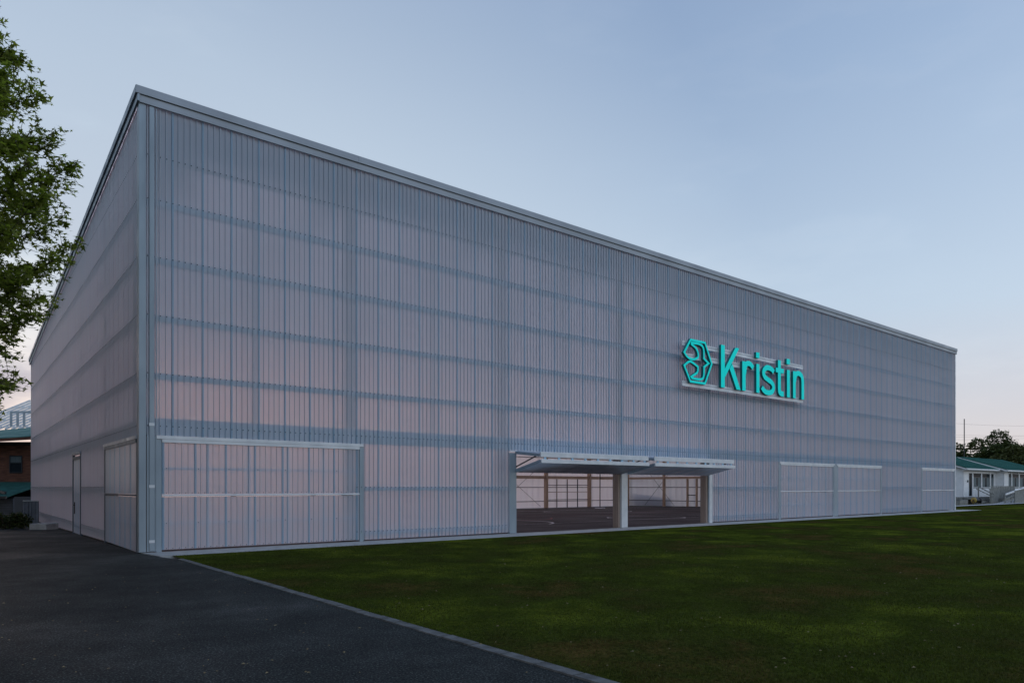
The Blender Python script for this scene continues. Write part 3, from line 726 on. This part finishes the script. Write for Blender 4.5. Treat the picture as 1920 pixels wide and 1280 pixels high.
STAR = [(0, 0, 0)]
for i in range(10):
    a = math.pi*(-.5+.2*i); r = (1.0, .36)[i % 2] if i else .25
    if i == 0: r = .3
    STAR.append((r*math.cos(a), r*math.sin(a), -.10*r))
STARF = [(0, 1+i, 1+(i+1) % 10) for i in range(10)]
def foliage(name, pts, size, m, parent, star=False):
    if star: me, n, k = leaves_mesh(name, pts, size, STAR, m); finish(me, n, k, STARF, m)
    else: me, n, k = leaves_mesh(name, pts, size, [(-.5, 0, 0), (0, -.32, .08), (.55, 0, 0), (0, .32, .08)], m); finish(me, n, k, [(0, 1, 2, 3)], m)
    return link(name, me, parent)
def limb(b, pts, r0, r1, n=7):
    prev = None; base = len(b.v)
    for i, p in enumerate(pts):
        p = Vector(p); r = r0+(r1-r0)*i/(len(pts)-1)
        for j in range(n):
            a = 2*math.pi*j/n; b.v.append((p.x+r*math.cos(a), p.y+r*math.sin(a), p.z))
    for i in range(len(pts)-1):
        for j in range(n): b.f.append((base+i*n+j, base+i*n+(j+1) % n, base+(i+1)*n+(j+1) % n, base+(i+1)*n+j)); b.m.append(0)
# maple-like tree beside the left flank: limbs, twigs, star-shaped leaves
def star_tree(x, y, prof, hgt, label, nlimb=120, rs=0, seed=3, rscale=1.0):
    rd = random.Random(seed)
    t = empty('maple_tree', (x, y, hg(y)-.02)); tag(t, label, 'tree')
    tb = MB(); limb(tb, [(0, 0, 0), (.04, .02, 1.5), (-.03, .05, 4), (.05, 0, 7), (.02, .03, hgt-.6)], .19, .03, 10)
    tb.build('trunk', M['bark'], t, smooth=True)
    def R_(z):
        for (z0, r0), (z1, r1) in zip(prof, prof[1:]):
            if z0 <= z <= z1: return (r0+(r1-r0)*(z-z0)/(z1-z0))*rscale*.86
        return .3
    lb = MB(); pts = []
    for i in range(nlimb):
        zt = prof[0][0]+(prof[-1][0]-prof[0][0])*((i+rd.random())/nlimb)**.9
        az = i*2.399+rd.uniform(-.3, .3); rr = R_(zt)*rd.uniform(.85, 1.08)
        z0 = max(1.6, zt-rr*rd.uniform(.35, .75)); tip = Vector((rr*math.cos(az), rr*math.sin(az), zt))
        a = Vector((0, 0, z0)); path = []
        for s in range(7):
            k = s/6; p = a.lerp(tip, k); p.z -= .28*rr*math.sin(k*math.pi)*.25; p += Vector((rd.uniform(-1, 1), rd.uniform(-1, 1), rd.uniform(-.5, .5)))*.06*rr*(0 < s < 6)
            path.append(p)
        limb(lb, path, .045+.008*rr, .006, 5)
        for q in range(int(20+rr*14)):
            k = .22+.78*rd.random()**.8; s = min(5, int(k*6)); p0 = path[s].lerp(path[s+1], k*6-s)
            d = Vector((rd.gauss(0, 1), rd.gauss(0, 1), rd.gauss(.15, .6))).normalized()+(tip-a).normalized()*.7
            L = rd.uniform(.25, .75)*(1.15-.5*k); p1 = p0+d.normalized()*L
            if math.hypot(p1.x, p1.y) > R_(p1.z)*1.12: continue
            lb.bar(p0, p1, .010, n=3)
            for w in range(int(6+L*18)):
                kk = rd.uniform(.15, 1.05); pp = p0.lerp(p1, kk)
                pts.append((pp.x+rd.gauss(0, .05), pp.y+rd.gauss(0, .05), pp.z+rd.gauss(-.02, .05)))
    lb.build('branches', M['bark'], t)
    o = foliage('crown', pts, .068, M['leaf'], t, star=True); o['kind'] = 'stuff'
    return t
tx, ty = at(-151, 12.5)
prof = [(3.0, 1.3), (3.4, 1.6), (3.9, 1.9), (4.6, 2.0), (5.6, 2.45), (6.6, 2.75), (7.6, 2.75), (8.5, 2.5), (9.4, 1.95), (10.3, 1.40), (11.2, .9), (12.2, .3)]
star_tree(tx, ty, prof, 12.3, 'tall leafy maple-like tree at the left edge, beside the shaded flank of the hall')

def bush_points(blobs, n, shell=.5):
    out = []; tot = sum(r[3]*r[4]*r[5] for r in blobs)
    for cx, cy, cz, rx, ry, rz in blobs:
        m_ = max(10, int(n*rx*ry*rz/tot)); d = rng.normal(size=(m_, 3)); d /= np.linalg.norm(d, axis=1, keepdims=True)
        rr = rng.uniform(shell, 1.04, (m_, 1))**.6
        lump = 1+.10*np.sin(d[:, :1]*7+cx)+.10*np.sin(d[:, 1:2]*8+cy)+.08*np.sin(d[:, 2:]*9)
        out.append(np.array([cx, cy, cz])+d*rr*lump*np.array([rx, ry, rz]))
    return np.concatenate(out)
def round_tree(px, d, wpx, ytop, label, n=5000, leafs=.35, m='bushleaf', seed=1):
    rd = random.Random(seed); x, y = at(px, d); w = wpx*d/1310/2*1.12; H = zy(ytop, d)+.4
    t = empty('evergreen_tree', (x, y, -.4)); tag(t, label, 'tree', 'trees behind the white classrooms')
    tb = MB(); limb(tb, [(0, 0, 0), (.1, 0, H*.3), (0, .1, H*.62)], .32, .1, 8)
    for k in range(5):
        a = k*1.26; limb(tb, [(0, 0, H*.25), (w*.3*math.cos(a), w*.3*math.sin(a), H*.45), (w*.6*math.cos(a), w*.6*math.sin(a), H*.6)], .12, .04, 6)
    tb.build('trunk', M['bark'], t)
    blobs = []
    for k in range(40):
        a = rd.uniform(0, 6.28); r = w*math.sqrt(rd.random())*.8; zc = H*(.12+.73*rd.random()*(1-.25*(r/w)))
        s = w*rd.uniform(.25, .42); zc = min(zc, H-s*.8*(1+.8*(r/w)))
        blobs.append((r*math.cos(a), r*math.sin(a), zc, s, s, s*.8))
    blobs.append((0, 0, H-w*.34, w*.4, w*.4, w*.34))
    o = foliage('crown', bush_points(blobs, int(n*2.2)), leafs, M[m], t); o['kind'] = 'stuff'
for a in [(1796, 104, 70, 832, 'low dark evergreen tree close to the far corner of the hall', 7000, .36, 'bushleaf', 5),
          (1832, 112, 62, 822, 'olive green tree left of the tallest one, behind the first green roof', 7000, .36, 'bushleaf2', 9),
          (1872, 106, 92, 807, 'tallest round dark tree behind the white classrooms', 12000, .36, 'bushleaf', 2),
          (1902, 100, 74, 832, 'olive green tree on the right slope of the tallest tree', 8000, .36, 'bushleaf2', 7),
          (1932, 110, 80, 828, 'dark tree cut by the right edge behind the classrooms', 8000, .36, 'bushleaf', 4)]:
    round_tree(*a)
for (xx, yy, ww, hh, lab, sd_) in ((-12, -13, 4.2, 17, 'added shade tree left of the asphalt, behind the camera', 21), (-11.5, -6, 4.4, 18, 'added shade tree left of the asphalt, before the hall corner', 24), (-11, 1, 4.4, 18.5, 'added shade tree across the asphalt from the hall corner', 22),
        (-11.5, 8, 4.6, 18.5, 'added shade tree across the asphalt from the folding side door', 25), (-11.5, 15.5, 4.6, 18, 'added shade tree across the asphalt from the narrow side door', 23), (-11.5, 23, 4.6, 17.5, 'added shade tree across the asphalt from the far half of the flank', 26), (-11.5, 30, 4.6, 16.5, 'added shade tree across the asphalt from the far corner of the flank', 27), (-15, 40, 5, 17, 'added shade tree left of the timber building', 28)):
    t = empty('evergreen_tree', (xx, yy, -.3)); tag(t, lab, 'tree', 'added shade trees left of the picture')  # out-of-view trees added to keep sky light off the left flank
    tb = MB(); limb(tb, [(0, 0, 0), (.1, 0, hh*.3), (0, .1, hh*.7)], .3, .1, 8); tb.build('trunk', M['bark'], t)
    rd = random.Random(sd_); bl = [(rd.uniform(-.6, .6)*ww, rd.uniform(-.6, .6)*ww, hh*rd.uniform(.2, .85), ww*.48, ww*.48, ww*.48) for _ in range(34)]
    foliage('crown', bush_points(bl, 34000), .30, M['bushleaf'], t)['kind'] = 'stuff'
# thin bare-stemmed conifer sticking up
x, y = at(1820, 118); t = empty('norfolk_pine', (x, y, -.4)); tag(t, 'small tiered pine showing above the trees beside the tall pole', 'tree')
tb = MB(); limb(tb, [(0, 0, 0), (0, 0, 9.2)], .16, .03, 6); tb.build('trunk', M['bark'], t)
pp = []
for tier in range(6):
    z = 9.3-.45*tier; rr = .25+.33*tier
    for k in range(7):
        a = k*.9+tier
        for s in range(22): q = rng.random(); pp.append((rr*q*math.cos(a)*1.3, rr*q*math.sin(a)*1.3, z+.15*q+rng.normal()*.04))
foliage('crown', pp, .26, M['bushleaf'], t)['kind'] = 'stuff'
# pole and wires
x, y = at(1808, 96); pl = empty('power_pole', (x, y, -.4)); tag(pl, 'thin dark pole rising above the trees at the far right', 'pole')
MB().bar((0, 0, 0), (0, 0, zy(785, 96)+.4), .12, n=8).build('shaft', M['darksteel'], pl)
def wire(name, p, q, sag, label, r=.03):
    b = MB(); p, q = Vector(p), Vector(q); prev = None
    for i in range(13):
        k = i/12; c = p.lerp(q, k); c.z -= sag*4*k*(1-k)
        if prev is not None: b.bar(prev, c, r, n=3)
        prev = c
    o = b.build(name, M['darksteel']); tag(o, label, 'power line', 'power lines across the right sky'); return o
for (ya, yb, d, w_, lab) in ((785, 795, 140, .8, 'topmost thin power line over the trees at the far right'), (811, 813, 150, .5, 'second power line down, just over the treetops at the far right'),
                       (818, 814, 150, .3, 'third power line down, rising gently to the right'), (824, 817, 155, .3, 'lowest power line, crossing the small pine at the far right')):
    xa, y_a = at(1700, d); xb, y_b = at(2040, d); wire('power_line', (xa, y_a, zy(ya, d)), (xb, y_b, zy(yb, d)), w_, lab, .028)

# ------------------------------------------------------------------ white classrooms on the right
def classroom(u0, u1, v, depth, eave, ridge, name, label, wins, zf=.62, over=.45, door=None):
    c = empty(name, (u0, v, -.1)); tag(c, label, 'classroom', 'white classrooms with green roofs')
    L = u1-u0; e = eave+.1; r = ridge+.1; zf += .1; mid = depth/2
    # front wall as weatherboards (lapped), with openings cut out
    zs = zf; bh = .175; k = 0
    while zs < e-.05:
        z1 = min(zs+bh, e-.0)
        segs = [(0, L)]
        for (a, c2, w0, w1) in wins:
            if zs+.05 < w1+.1 and z1-.05 > w0+.1:
                ns = []
                for s0, s1 in segs:
                    if c2 <= s0 or a >= s1: ns.append((s0, s1)); continue
                    if a > s0: ns.append((s0, a))
                    if c2 < s1: ns.append((c2, s1))
                segs = ns
        for s0, s1 in segs:
            MB().hexa([(s0, -.028, zs), (s1, -.028, zs), (s1, .05, zs), (s0, .05, zs), (s0, -.006, z1), (s1, -.006, z1), (s1, .05, z1), (s0, .05, z1)]).build('weatherboard', M['white'], c)
        b2 = MB().hexa([(-.028, .0, zs), (.05, .0, zs), (.05, depth, zs), (-.028, depth, zs), (-.006, .0, z1), (.05, .0, z1), (.05, depth, z1), (-.006, depth, z1)])
        b2.build('weatherboard', M['white'], c); zs = z1
    MB().box(.06, L-.02, .06, depth-.05, zf-.5, e-.1).build('inner_wall', M['dark'], c)
    MB().box(.0, L, .0, depth, 0, zf-.004).build('foundation', M['greywood'], c)
    # gable triangle
    MB().add([(-.02, .0, e), (-.02, depth, e), (-.02, mid, r-.12)], [(0, 2, 1)]).add([(.04, .0, e), (.04, depth, e), (.04, mid, r-.12)], [(0, 1, 2)]).build('gable', M['white'], c)
    sl_ = (r-e)/mid
    for s in (0, 1):
        y0, y1 = (-over, mid) if s == 0 else (depth+over, mid)
        ze = e-over*sl_
        b2 = MB().hexa([(-.45, y0, ze+.03), (L+.45, y0, ze+.03), (L+.45, y1, r+.03), (-.45, y1, r+.03), (-.45, y0, ze+.11), (L+.45, y0, ze+.11), (L+.45, y1, r+.11), (-.45, y1, r+.11)]) if s == 0 else \
            MB().hexa([(L+.45, y0, ze+.03), (-.45, y0, ze+.03), (-.45, y1, r+.03), (L+.45, y1, r+.03), (L+.45, y0, ze+.11), (-.45, y0, ze+.11), (-.45, y1, r+.11), (L+.45, y1, r+.11)])
        ro = b2.build('roof', M['roofgreen'], c)
        rb = MB(); 
        for i in range(int((L+.9)/.4)): 
            x = -.4+i*.4
            rb.bar((x, y0, ze+.125), (x, y1, r+.125), .03, .03)
        o = rb.build('roof_ribs', M['roofgreen'], ro)
        MB().bar((-.47, y0, ze+.04), (-.47, y1, r+.04), .04, .2).build('bargeboard', M['white'], c)
        MB().bar((-.50, y0, ze+.13), (-.50, y1, r+.13), .05, .07).build('barge_cap', M['darkgreen'], c)
    ze = e-over*sl_
    MB().box(-.45, L+.45, -over-.11, -over-.01, ze-.06, ze+.09).build('gutter', M['white'], c, bevel=.01)
    MB().box(-.44, L+.44, -over, -.03, ze-.09, ze-.05).build('soffit', M['white'], c)
    for i, (a, c2, w0, w1) in enumerate(wins):
        w = empty('window', parent=c) if door != i else empty('door', parent=c)
        z0, z1 = w0+.1, w1+.1
        for x0, x1, za, zb in ((a, a+.07, z0, z1), (c2-.07, c2, z0, z1), (a+.07, c2-.07, z0, z0+.06), (a+.07, c2-.07, z1-.07, z1)):
            MB().box(x0, x1, -.045, .03, za, zb).build('frame', M['white'] , w)
        MB().box(a+.071, c2-.071, .005, .018, z0+.061, z1-.071).build('pane', M['glass'], w)
        if door != i:
            zt = z0+(z1-z0)*.70
            MB().box(a+.071, c2-.071, -.02, .004, zt-.03, zt+.03).build('transom', M['black'], w)
            for f0, f1 in ((.10, .42), (.60, .92)) if (c2-a) > 1.2 else ((.2, .8),):
                ww = c2-a; MB().box(a+ww*f0, a+ww*f1, -.003, .003, z0+.1, zt-.04).build('blind', M['blind'], w)
    # corner boards and small wall lamp
    MB().box(-.05, .08, -.05, -.03, zf, e-.02).build('corner_board', M['white'], c)
    return c
def upx(px, v):
    k = (px-960)/1310; du = F[0]+k*R[0]; dv = F[1]+k*R[1]; return CX+(v-CY)/dv*du
VB = 7.65; uB = upx(1806, VB)
W1 = [upx(p, VB)-uB for p in (1815.5, 1822.8, 1824, 1839.3, 1840.5, 1856, 1857, 1863)]
c1 = classroom(uB, upx(1880, VB), VB, 7.5, 3.55, 4.85, 'classroom', 'white weatherboard classroom with dark windows beside the far end of the hall',
          [(W1[0], W1[1], .64, 3.1), (W1[2], W1[3], 1.55, 3.1), (W1[4], W1[5], 1.55, 3.1), (W1[6], W1[7], 1.55, 3.1)], door=0)
VB2 = 6.9; uB2 = upx(1882, VB2)
W2 = [upx(p, VB2)-uB2 for p in (1890, 1896, 1897, 1910, 1911, 1926)]
c2_ = classroom(uB2, uB2+14, VB2, 8.5, 3.5, 4.9, 'classroom', 'second white weatherboard classroom, cut by the right edge of the picture',
          [(W2[0], W2[1], 1.6, 3.15), (W2[2], W2[3], 1.6, 3.15), (W2[4], W2[5], 1.6, 3.15)])
lm = MB().box(-.04, .04, -.13, -.05, 2.2, 2.42).build('wall_lamp', M['black'], c1); lm.location = (upx(1813, VB)-uB, 0, 0)
# steps and deck in front of the first
st = empty('deck_steps', (uB-.2, 0, -.08)); tag(st, 'grey timber steps with deck below the first classroom door', 'steps')
us0, us1 = .2, upx(1856, 6)-uB+.2
MB().box(us0, us1+1, VB-1.3, VB-.06, .48, .68).build('deck', M['greywood'], st)
for i in range(3):
    MB().box(us0, us1, VB-1.3-.32*(i+1), VB-1.3-.32*i-.012, .30-.17*i+.02, .50-.17*i).build('step', M['greywood'], st)
# handrail at the left of the steps
hr = empty('handrail', (uB-.05, VB-1.9, -.1)); tag(hr, 'slanting timber handrail left of the classroom steps', 'handrail')
MB().box(-.05, .05, -.55, -.45, 0, 1.1).build('post', M['greywood'], hr); MB().box(-.05, .05, .5, .6, 0, 1.75).build('post', M['greywood'], hr)
MB().bar((0, -.75, 1.0), (0, .75, 1.85), .05, .1).build('rail', M['greywood'], hr); MB().bar((0, -.75, .72), (0, .75, 1.55), .04, .08).build('rail', M['greywood'], hr)
# paling screen right of the steps and the access ramp
fv = 5.3
fx0, fx1 = upx(1856, fv), upx(1872, fv)
fe = empty('paling_fence', (fx0, fv, -.1)); tag(fe, 'weathered vertical board screen right of the classroom steps', 'fence')
nb = 9
for i in range(nb):
    w = (fx1-fx0)/nb; hgt = 1.75 if i else 1.45
    MB().box(i*w+.02, (i+1)*w-.02, 0, .03, .03, hgt+random.uniform(-.02, .02)).build('paling', M['greywood'], fe)
MB().box(0, fx1-fx0, .032, .08, 1.45, 1.55).build('rail', M['greywood'], fe); MB().box(-.02, fx1-fx0+4.8, -.03, .09, 1.79, 1.84).build('cap_rail', M['greywood'], fe)
for i in range(10):
    x = (fx1-fx0)+.1+i*.5
    MB().box(x, x+.4, .0, .03, .6, 1.77).build('paling', M['greywood'], fe)
rp0, rp1 = upx(1871, 4.6), upx(1922, 4.6)
rp = empty('access_ramp', (rp0, 4.6, -.1)); tag(rp, 'timber access ramp with sloping rails rising to the right before the second classroom', 'ramp')
Lr = rp1-rp0
MB().hexa([(0, -.6, .02), (Lr, -.6, .02), (Lr, .6, .02), (0, .6, .02), (0, -.6, .06), (Lr, -.6, .55), (Lr, .6, .55), (0, .6, .06)]).build('ramp_deck', M['concrete'], rp)
for z, hh in ((1.02, .15), (.62, .08), (.26, .08)):
    MB().bar((0, -.65, z), (Lr*.9, -.65, z+.82), .07, hh).build('rail', M['white'] if z > 1 else M['greywood'], rp)
for i in range(5): x = .05+i*Lr*.22; MB().box(x-.05, x+.05, -.61, -.52, 0, .98+i*.18).build('post', M['greywood'], rp)
r2x = upx(1901, 4.0)
rf = empty('ramp_screen', (r2x, 3.9, -.1)); tag(rf, 'board screen along the lower ramp at the right edge', 'fence')
for i in range(14): MB().box(i*.42+.01, i*.42+.40, 0, .03, .03, 1.33+i*.035).build('paling', M['greywood'], rf)
MB().bar((-.15, -.02, 1.38), (6.0, -.02, 1.88), .12, .06).build('cap_rail', M['white'], rf)
MB().box(-.12, -.02, -.05, .05, 0, 1.36).build('post', M['greywood'], rf)
x, y = at(1830, 66.5)
pt = strip('concrete_path', [52.0, 52.6, 130], [2.9, 4.2], .095, M['concrete'])
# yellow and black hose reel
hrl = empty('hose_reel', (x, y, -.06)); tag(hrl, 'small yellow and black reel standing at the foot of the classroom steps', 'hose reel')
hrl.rotation_euler = (0, 0, -.5)
q = MB(); q.bar((-.28, 0, .42), (-.18, 0, .42), .58, n=14); q.build('disc', M['yellow'], hrl)
q = MB(); q.bar((-.17, 0, .42), (.30, 0, .42), .46, n=12); q.build('drum', M['black'], hrl)
q = MB(); q.bar((.31, 0, .42), (.38, 0, .42), .58, n=14); q.build('disc', M['black'], hrl)
q = MB()
for sx_ in (-.32, .42): q.bar((sx_, -.22, 0), (sx_, 0, .5), .04); q.bar((sx_, .22, 0), (sx_, 0, .5), .04)
q.build('stand', M['black'], hrl)
# low dark planter between the hall corner and the steps
x, y = at(1796, 66); pb = empty('planter', (x, y, -.05)); tag(pb, 'low dark planter bed left of the classroom steps', 'planter')
MB().box(-.9, 1.1, -.5, .5, 0, .45).build('tub', M['greywood'], pb, bevel=.03); MB().box(-.82, 1.02, -.42, .42, .452, .5).build('soil', M['dark'], pb)
# ramp wall outside the far end wall, seen through sheets
rw = empty('ramp_wall', (HL+.75, 20, -.3)); tag(rw, 'low grey wall with a sloping brown timber cap, seen through the far end sheets', 'wall')
MB().hexa([(0, 5.2, 0), (.15, 5.2, 0), (.15, 10.2, 0), (0, 10.2, 0), (0, 5.2, .75), (.15, 5.2, .75), (.15, 10.2, 1.25), (0, 10.2, 1.25)]).build('panel', M['rollgrey'], rw)
MB().bar((.07, 5.1, .80), (.07, 10.3, 1.31), .22, .08).build('cap', M['timber'], rw)

# ------------------------------------------------------------------ timber building on the left
def local(name, px, d, z, label, cat, group=None):
    x, y = at(px, d); o = empty(name, (x, y, z), -YAW); tag(o, label, cat, group); return o
D1 = 52.; s = D1/1310
tb_ = local('timber_building', 30, D1, -.7, 'red brown board building with green roofs behind the left flank of the hall', 'building')
def X_(px): return (px-30)*s
def Z_(py): return zy(py, D1)+.7
# upper wall in horizontal boards with window opening px 19-41, py 855-885
zz = Z_(906)
while zz < Z_(835):
    z1 = zz+.19
    for a, c in ([(X_(-120), X_(18)), (X_(42), X_(90))] if (z1 > Z_(886) and zz < Z_(854)) else [(X_(-120), X_(90))]):
        MB().box(a, c, .0, .05, zz+.006, z1-.006).build('board', M['cedar'], tb_, bevel=.004)
    zz = z1
MB().box(X_(-119), X_(89), .055, 8, 0, Z_(828)).build('inner_wall', M['dark'], tb_)
w = empty('window', parent=tb_)
for a, c, z0, z1 in ((X_(18), X_(19.5), Z_(886), Z_(854)), (X_(40.5), X_(42), Z_(886), Z_(854)), (X_(19.5), X_(40.5), Z_(886), Z_(884.6)), (X_(19.5), X_(40.5), Z_(855.4), Z_(854)), (X_(19.5), X_(40.5), Z_(868), Z_(866.4))):
    MB().box(a, c, -.05, .04, z0, z1).build('frame', M['darksteel'], w)
MB().box(X_(19.5), X_(40.5), .0, .02, Z_(884.6), Z_(868)).build('pane', M['glass'], w)
MB().box(X_(19.5), X_(40.5), .0, .02, Z_(866.4), Z_(855.4)).build('blind', M['blind'], w)
# upper roof, edge falling to the left
zl, zr = Z_(836), Z_(817)
def RZ(py, dy): return zy(py, D1+dy)+.7
fa, fb, ba, bb_ = RZ(833, -1.2), RZ(820, -1.2), RZ(808, 5), RZ(792, 5)
MB().hexa([(X_(-120), -1.2, fa), (X_(90), -1.2, fb), (X_(90), 5, bb_-.15), (X_(-120), 5, ba-.15), (X_(-120), -1.2, fa+.15), (X_(90), -1.2, fb+.15), (X_(90), 5, bb_), (X_(-120), 5, ba)]).build('roof', M['roofgreen'], tb_)
MB().bar((X_(-120), -1.25, fa-.02), (X_(90), -1.25, fb-.02), .08, .2).build('fascia', M['cedar'], tb_)
# lower roofs and roller door
MB().hexa([(X_(-120), -4.2, Z_(938)+.3), (X_(90), -4.2, Z_(938)+.3), (X_(90), -.01, Z_(905)), (X_(-120), -.01, Z_(905)), (X_(-120), -4.2, Z_(938)+.38), (X_(90), -4.2, Z_(938)+.38), (X_(90), -.01, Z_(905)+.08), (X_(-120), -.01, Z_(905)+.08)]).build('lower_roof', M['darkgreen'], tb_)
MB().bar((X_(-4), -2.0, Z_(918)+.20), (X_(80), -3.8, Z_(936)+.52), .1, .16).build('gutter', M['black'], tb_)
MB().bar((X_(-120), -4.28, Z_(938)+.30), (X_(90), -4.28, Z_(938)+.30), .1, .16).build('gutter', M['black'], tb_)
zz = .05
k = 0
while zz < Z_(938)+.22:
    MB().box(X_(-120), X_(90), -3.6+(.0), -3.52, zz+.008, zz+.105).build('roller_slat', M['rollgrey'], tb_, bevel=.012); zz += .115; k += 1
MB().box(X_(-119), X_(89), -3.50, -.06, .0, Z_(938)+.32).build('lower_wall', M['dark'], tb_)
# glazed steel roof rising behind
gr_ = local('glazed_roof', 30, 62, -.7, 'white steel framed glass roof rising behind the timber building', 'glass roof')
s2 = 62/1310
def G(px, py, dy=0.): return ((px-30)*s2, dy, zy(py, 62)+.7)
for i in range(12):
    x0 = -78+i*12.5
    a = G(x0, 804); c = G(x0+62, 748)
    MB().bar(a, (c[0], 5, c[2]+.5), .11, .16).build('glazing_bar', M['alu_light'], gr_)
for py, dyy in ((800, .3), (787, 1.5), (774, 2.7), (762, 3.9)):
    k = (804-py)/56
    a = G(-78+62*k, py); c = G(72+62*k, py); MB().bar((a[0], 5*k-.05, a[2]+.5*k), (c[0], 5*k-.05, c[2]+.5*k), .07, .1).build('purlin_bar', M['alu_light'], gr_)
MB().add([(G(-78, 804)[0], .12, G(-78, 804)[2]), (G(72, 804)[0], .12, G(72, 804)[2]), (G(134, 748)[0], 5.12, G(134, 748)[2]+.5), (G(-16, 748)[0], 5.12, G(-16, 748)[2]+.5)], [(0, 1, 2, 3)]).build('pane', M['clear'], gr_)
for a, c in (((33, 800), (33, 773)), ((33, 774), (72, 774)), ((45, 800), (45, 775)), ((57, 800), (57, 775))):
    p, q = G(*a), G(*c); MB().bar((p[0], -.8, p[2]), (q[0], -.8, q[2]), .12, .16).build('truss_bar', M['alu'], gr_)
# low corrugated fence, concrete block, dark shrub
xf, yf = at(57, 35.5)
fc = local('metal_fence', 57, 34.5, -.42, 'low grey ribbed metal fence at the far end of the left flank', 'fence')
q = MB(); s3 = 34.5/1310
for i in range(9):
    x0 = (-14+i*3.2)*s3
    MB().box(x0, x0+3.0*s3, (.03 if i % 2 else 0), .05, .05, 1.33).build('metal_panel', M['fencegrey'], fc)
MB().box(-14*s3, 15*s3, -.01, .07, 1.335, 1.37).build('cap_rail', M['alu_light'], fc)
cb = local('concrete_block', 84, 29.6, -.25, 'low pale concrete block against the shaded left flank', 'block')
MB().box(-.42, .30, -.35, .45, 0, .32).build('block', M['concrete'], cb, bevel=.015)
def shrub(name, px, d, w, h, label, n=2500, m='bushleaf'):
    x, y = at(px, d); t = empty(name, (x, y, -.35)); tag(t, label, 'shrub')
    tb = MB()
    for k in range(6): a = k*1.05; limb(tb, [(0, 0, 0), (w*.3*math.cos(a), w*.3*math.sin(a), h*.5), (w*.5*math.cos(a), w*.5*math.sin(a), h*.75)], .03, .01, 5)
    tb.build('stems', M['bark'], t)
    bl = [(rng.uniform(-.5, .5)*w, rng.uniform(-.3, .3)*w, h*rng.uniform(.35, .62), w*.35, w*.35, h*.38) for _ in range(7)]
    foliage('leaves', bush_points(bl, n, .3), .09, M[m], t)['kind'] = 'stuff'
shrub('shrub', 12, 30.5, 1.0, .95, 'dark leafy shrub at the left edge below the ribbed wall')
shrub('shrub', 34, 32.5, .7, .8, 'smaller dark shrub between the left edge shrub and the metal fence', 1500)

# ------------------------------------------------------------------ grass blades on the near lawn
def litter():
    n = 420; b = MB()
    for i in range(n):
        d = 6+random.random()**1.4*22; px = random.uniform(0, 1900); xx = (px-960)*d/1310
        u = CX+d*F[0]+xx*R[0]; v = CY+d*F[1]+xx*R[1]
        if v > -1.3 or (u > .3 and random.random() < .3): continue
        s = random.uniform(.008, .022); a = random.uniform(0, 6.28); z = .006 if u < .4 else .05
        p = [(u+s*math.cos(a+k*2.09)*random.uniform(.6, 1.3), v+s*math.sin(a+k*2.09)*random.uniform(.6, 1.3), z+random.uniform(0, .008)) for k in range(3)]
        b.add(p+[(u, v, z+.012)], [(0, 1, 2), (0, 1, 3), (1, 2, 3), (2, 0, 3)])
    o = b.build('leaf_litter', principled('dry_leaf', (.22, .17, .09), .8, nscale=3, namt=.3)); tag(o, 'scattered dry leaf bits and grit on the asphalt and lawn', 'leaf litter', kind='stuff')
litter()
def grass():
    n = 330000
    # denser near the camera: sample by depth
    d = 5.2+rng.random(n)**1.15*15; px = rng.uniform(250, 1990, n); xx = (px-960)*d/1310
    u = CX+d*F[0]+xx*R[0]; v = CY+d*F[1]+xx*R[1]
    edge = .452+(-v-2)*.0172
    ok = (u > edge+rng.normal(0, .012, n)) & (v < -1.15+rng.normal(0, .015, n)); u, v = u[ok], v[ok]; n = len(u)
    e = np.clip((u-.7)/1.5, 0, 1)*np.clip((-1.3-v)/1.2, 0, 1)
    z = .004+e*(.025*np.sin(u*.7+v*.31)*np.sin(v*.53+1)+.018)
    patch = .5+.5*np.sin(u*1.3+np.sin(v*.9)*2)*np.sin(v*1.1+np.sin(u*.7)*1.7)
    h = rng.uniform(.012, .034, n)*(.55+.6*patch); w = rng.uniform(.0025, .005, n); a = rng.uniform(0, 2*np.pi, n); ln = rng.normal(0, .5, (n, 2))*h[:, None]
    V = np.empty((n, 3, 3), np.float32)
    V[:, 0] = np.stack([u-w*np.cos(a), v-w*np.sin(a), z], 1); V[:, 1] = np.stack([u+w*np.cos(a), v+w*np.sin(a), z], 1)
    V[:, 2] = np.stack([u+ln[:, 0], v+ln[:, 1], z+h], 1)
    me = bpy.data.meshes.new('grass'); me.vertices.add(n*3); me.vertices.foreach_set('co', V.ravel())
    me.loops.add(n*3); me.loops.foreach_set('vertex_index', np.arange(n*3, dtype=np.int32)); me.polygons.add(n)
    me.polygons.foreach_set('loop_start', np.arange(0, n*3, 3, dtype=np.int32)); me.materials.append(M['blade']); me.update(calc_edges=True)
    o = link('grass', me); tag(o, 'short mown grass blades on the near lawn', 'grass', kind='stuff')
grass()
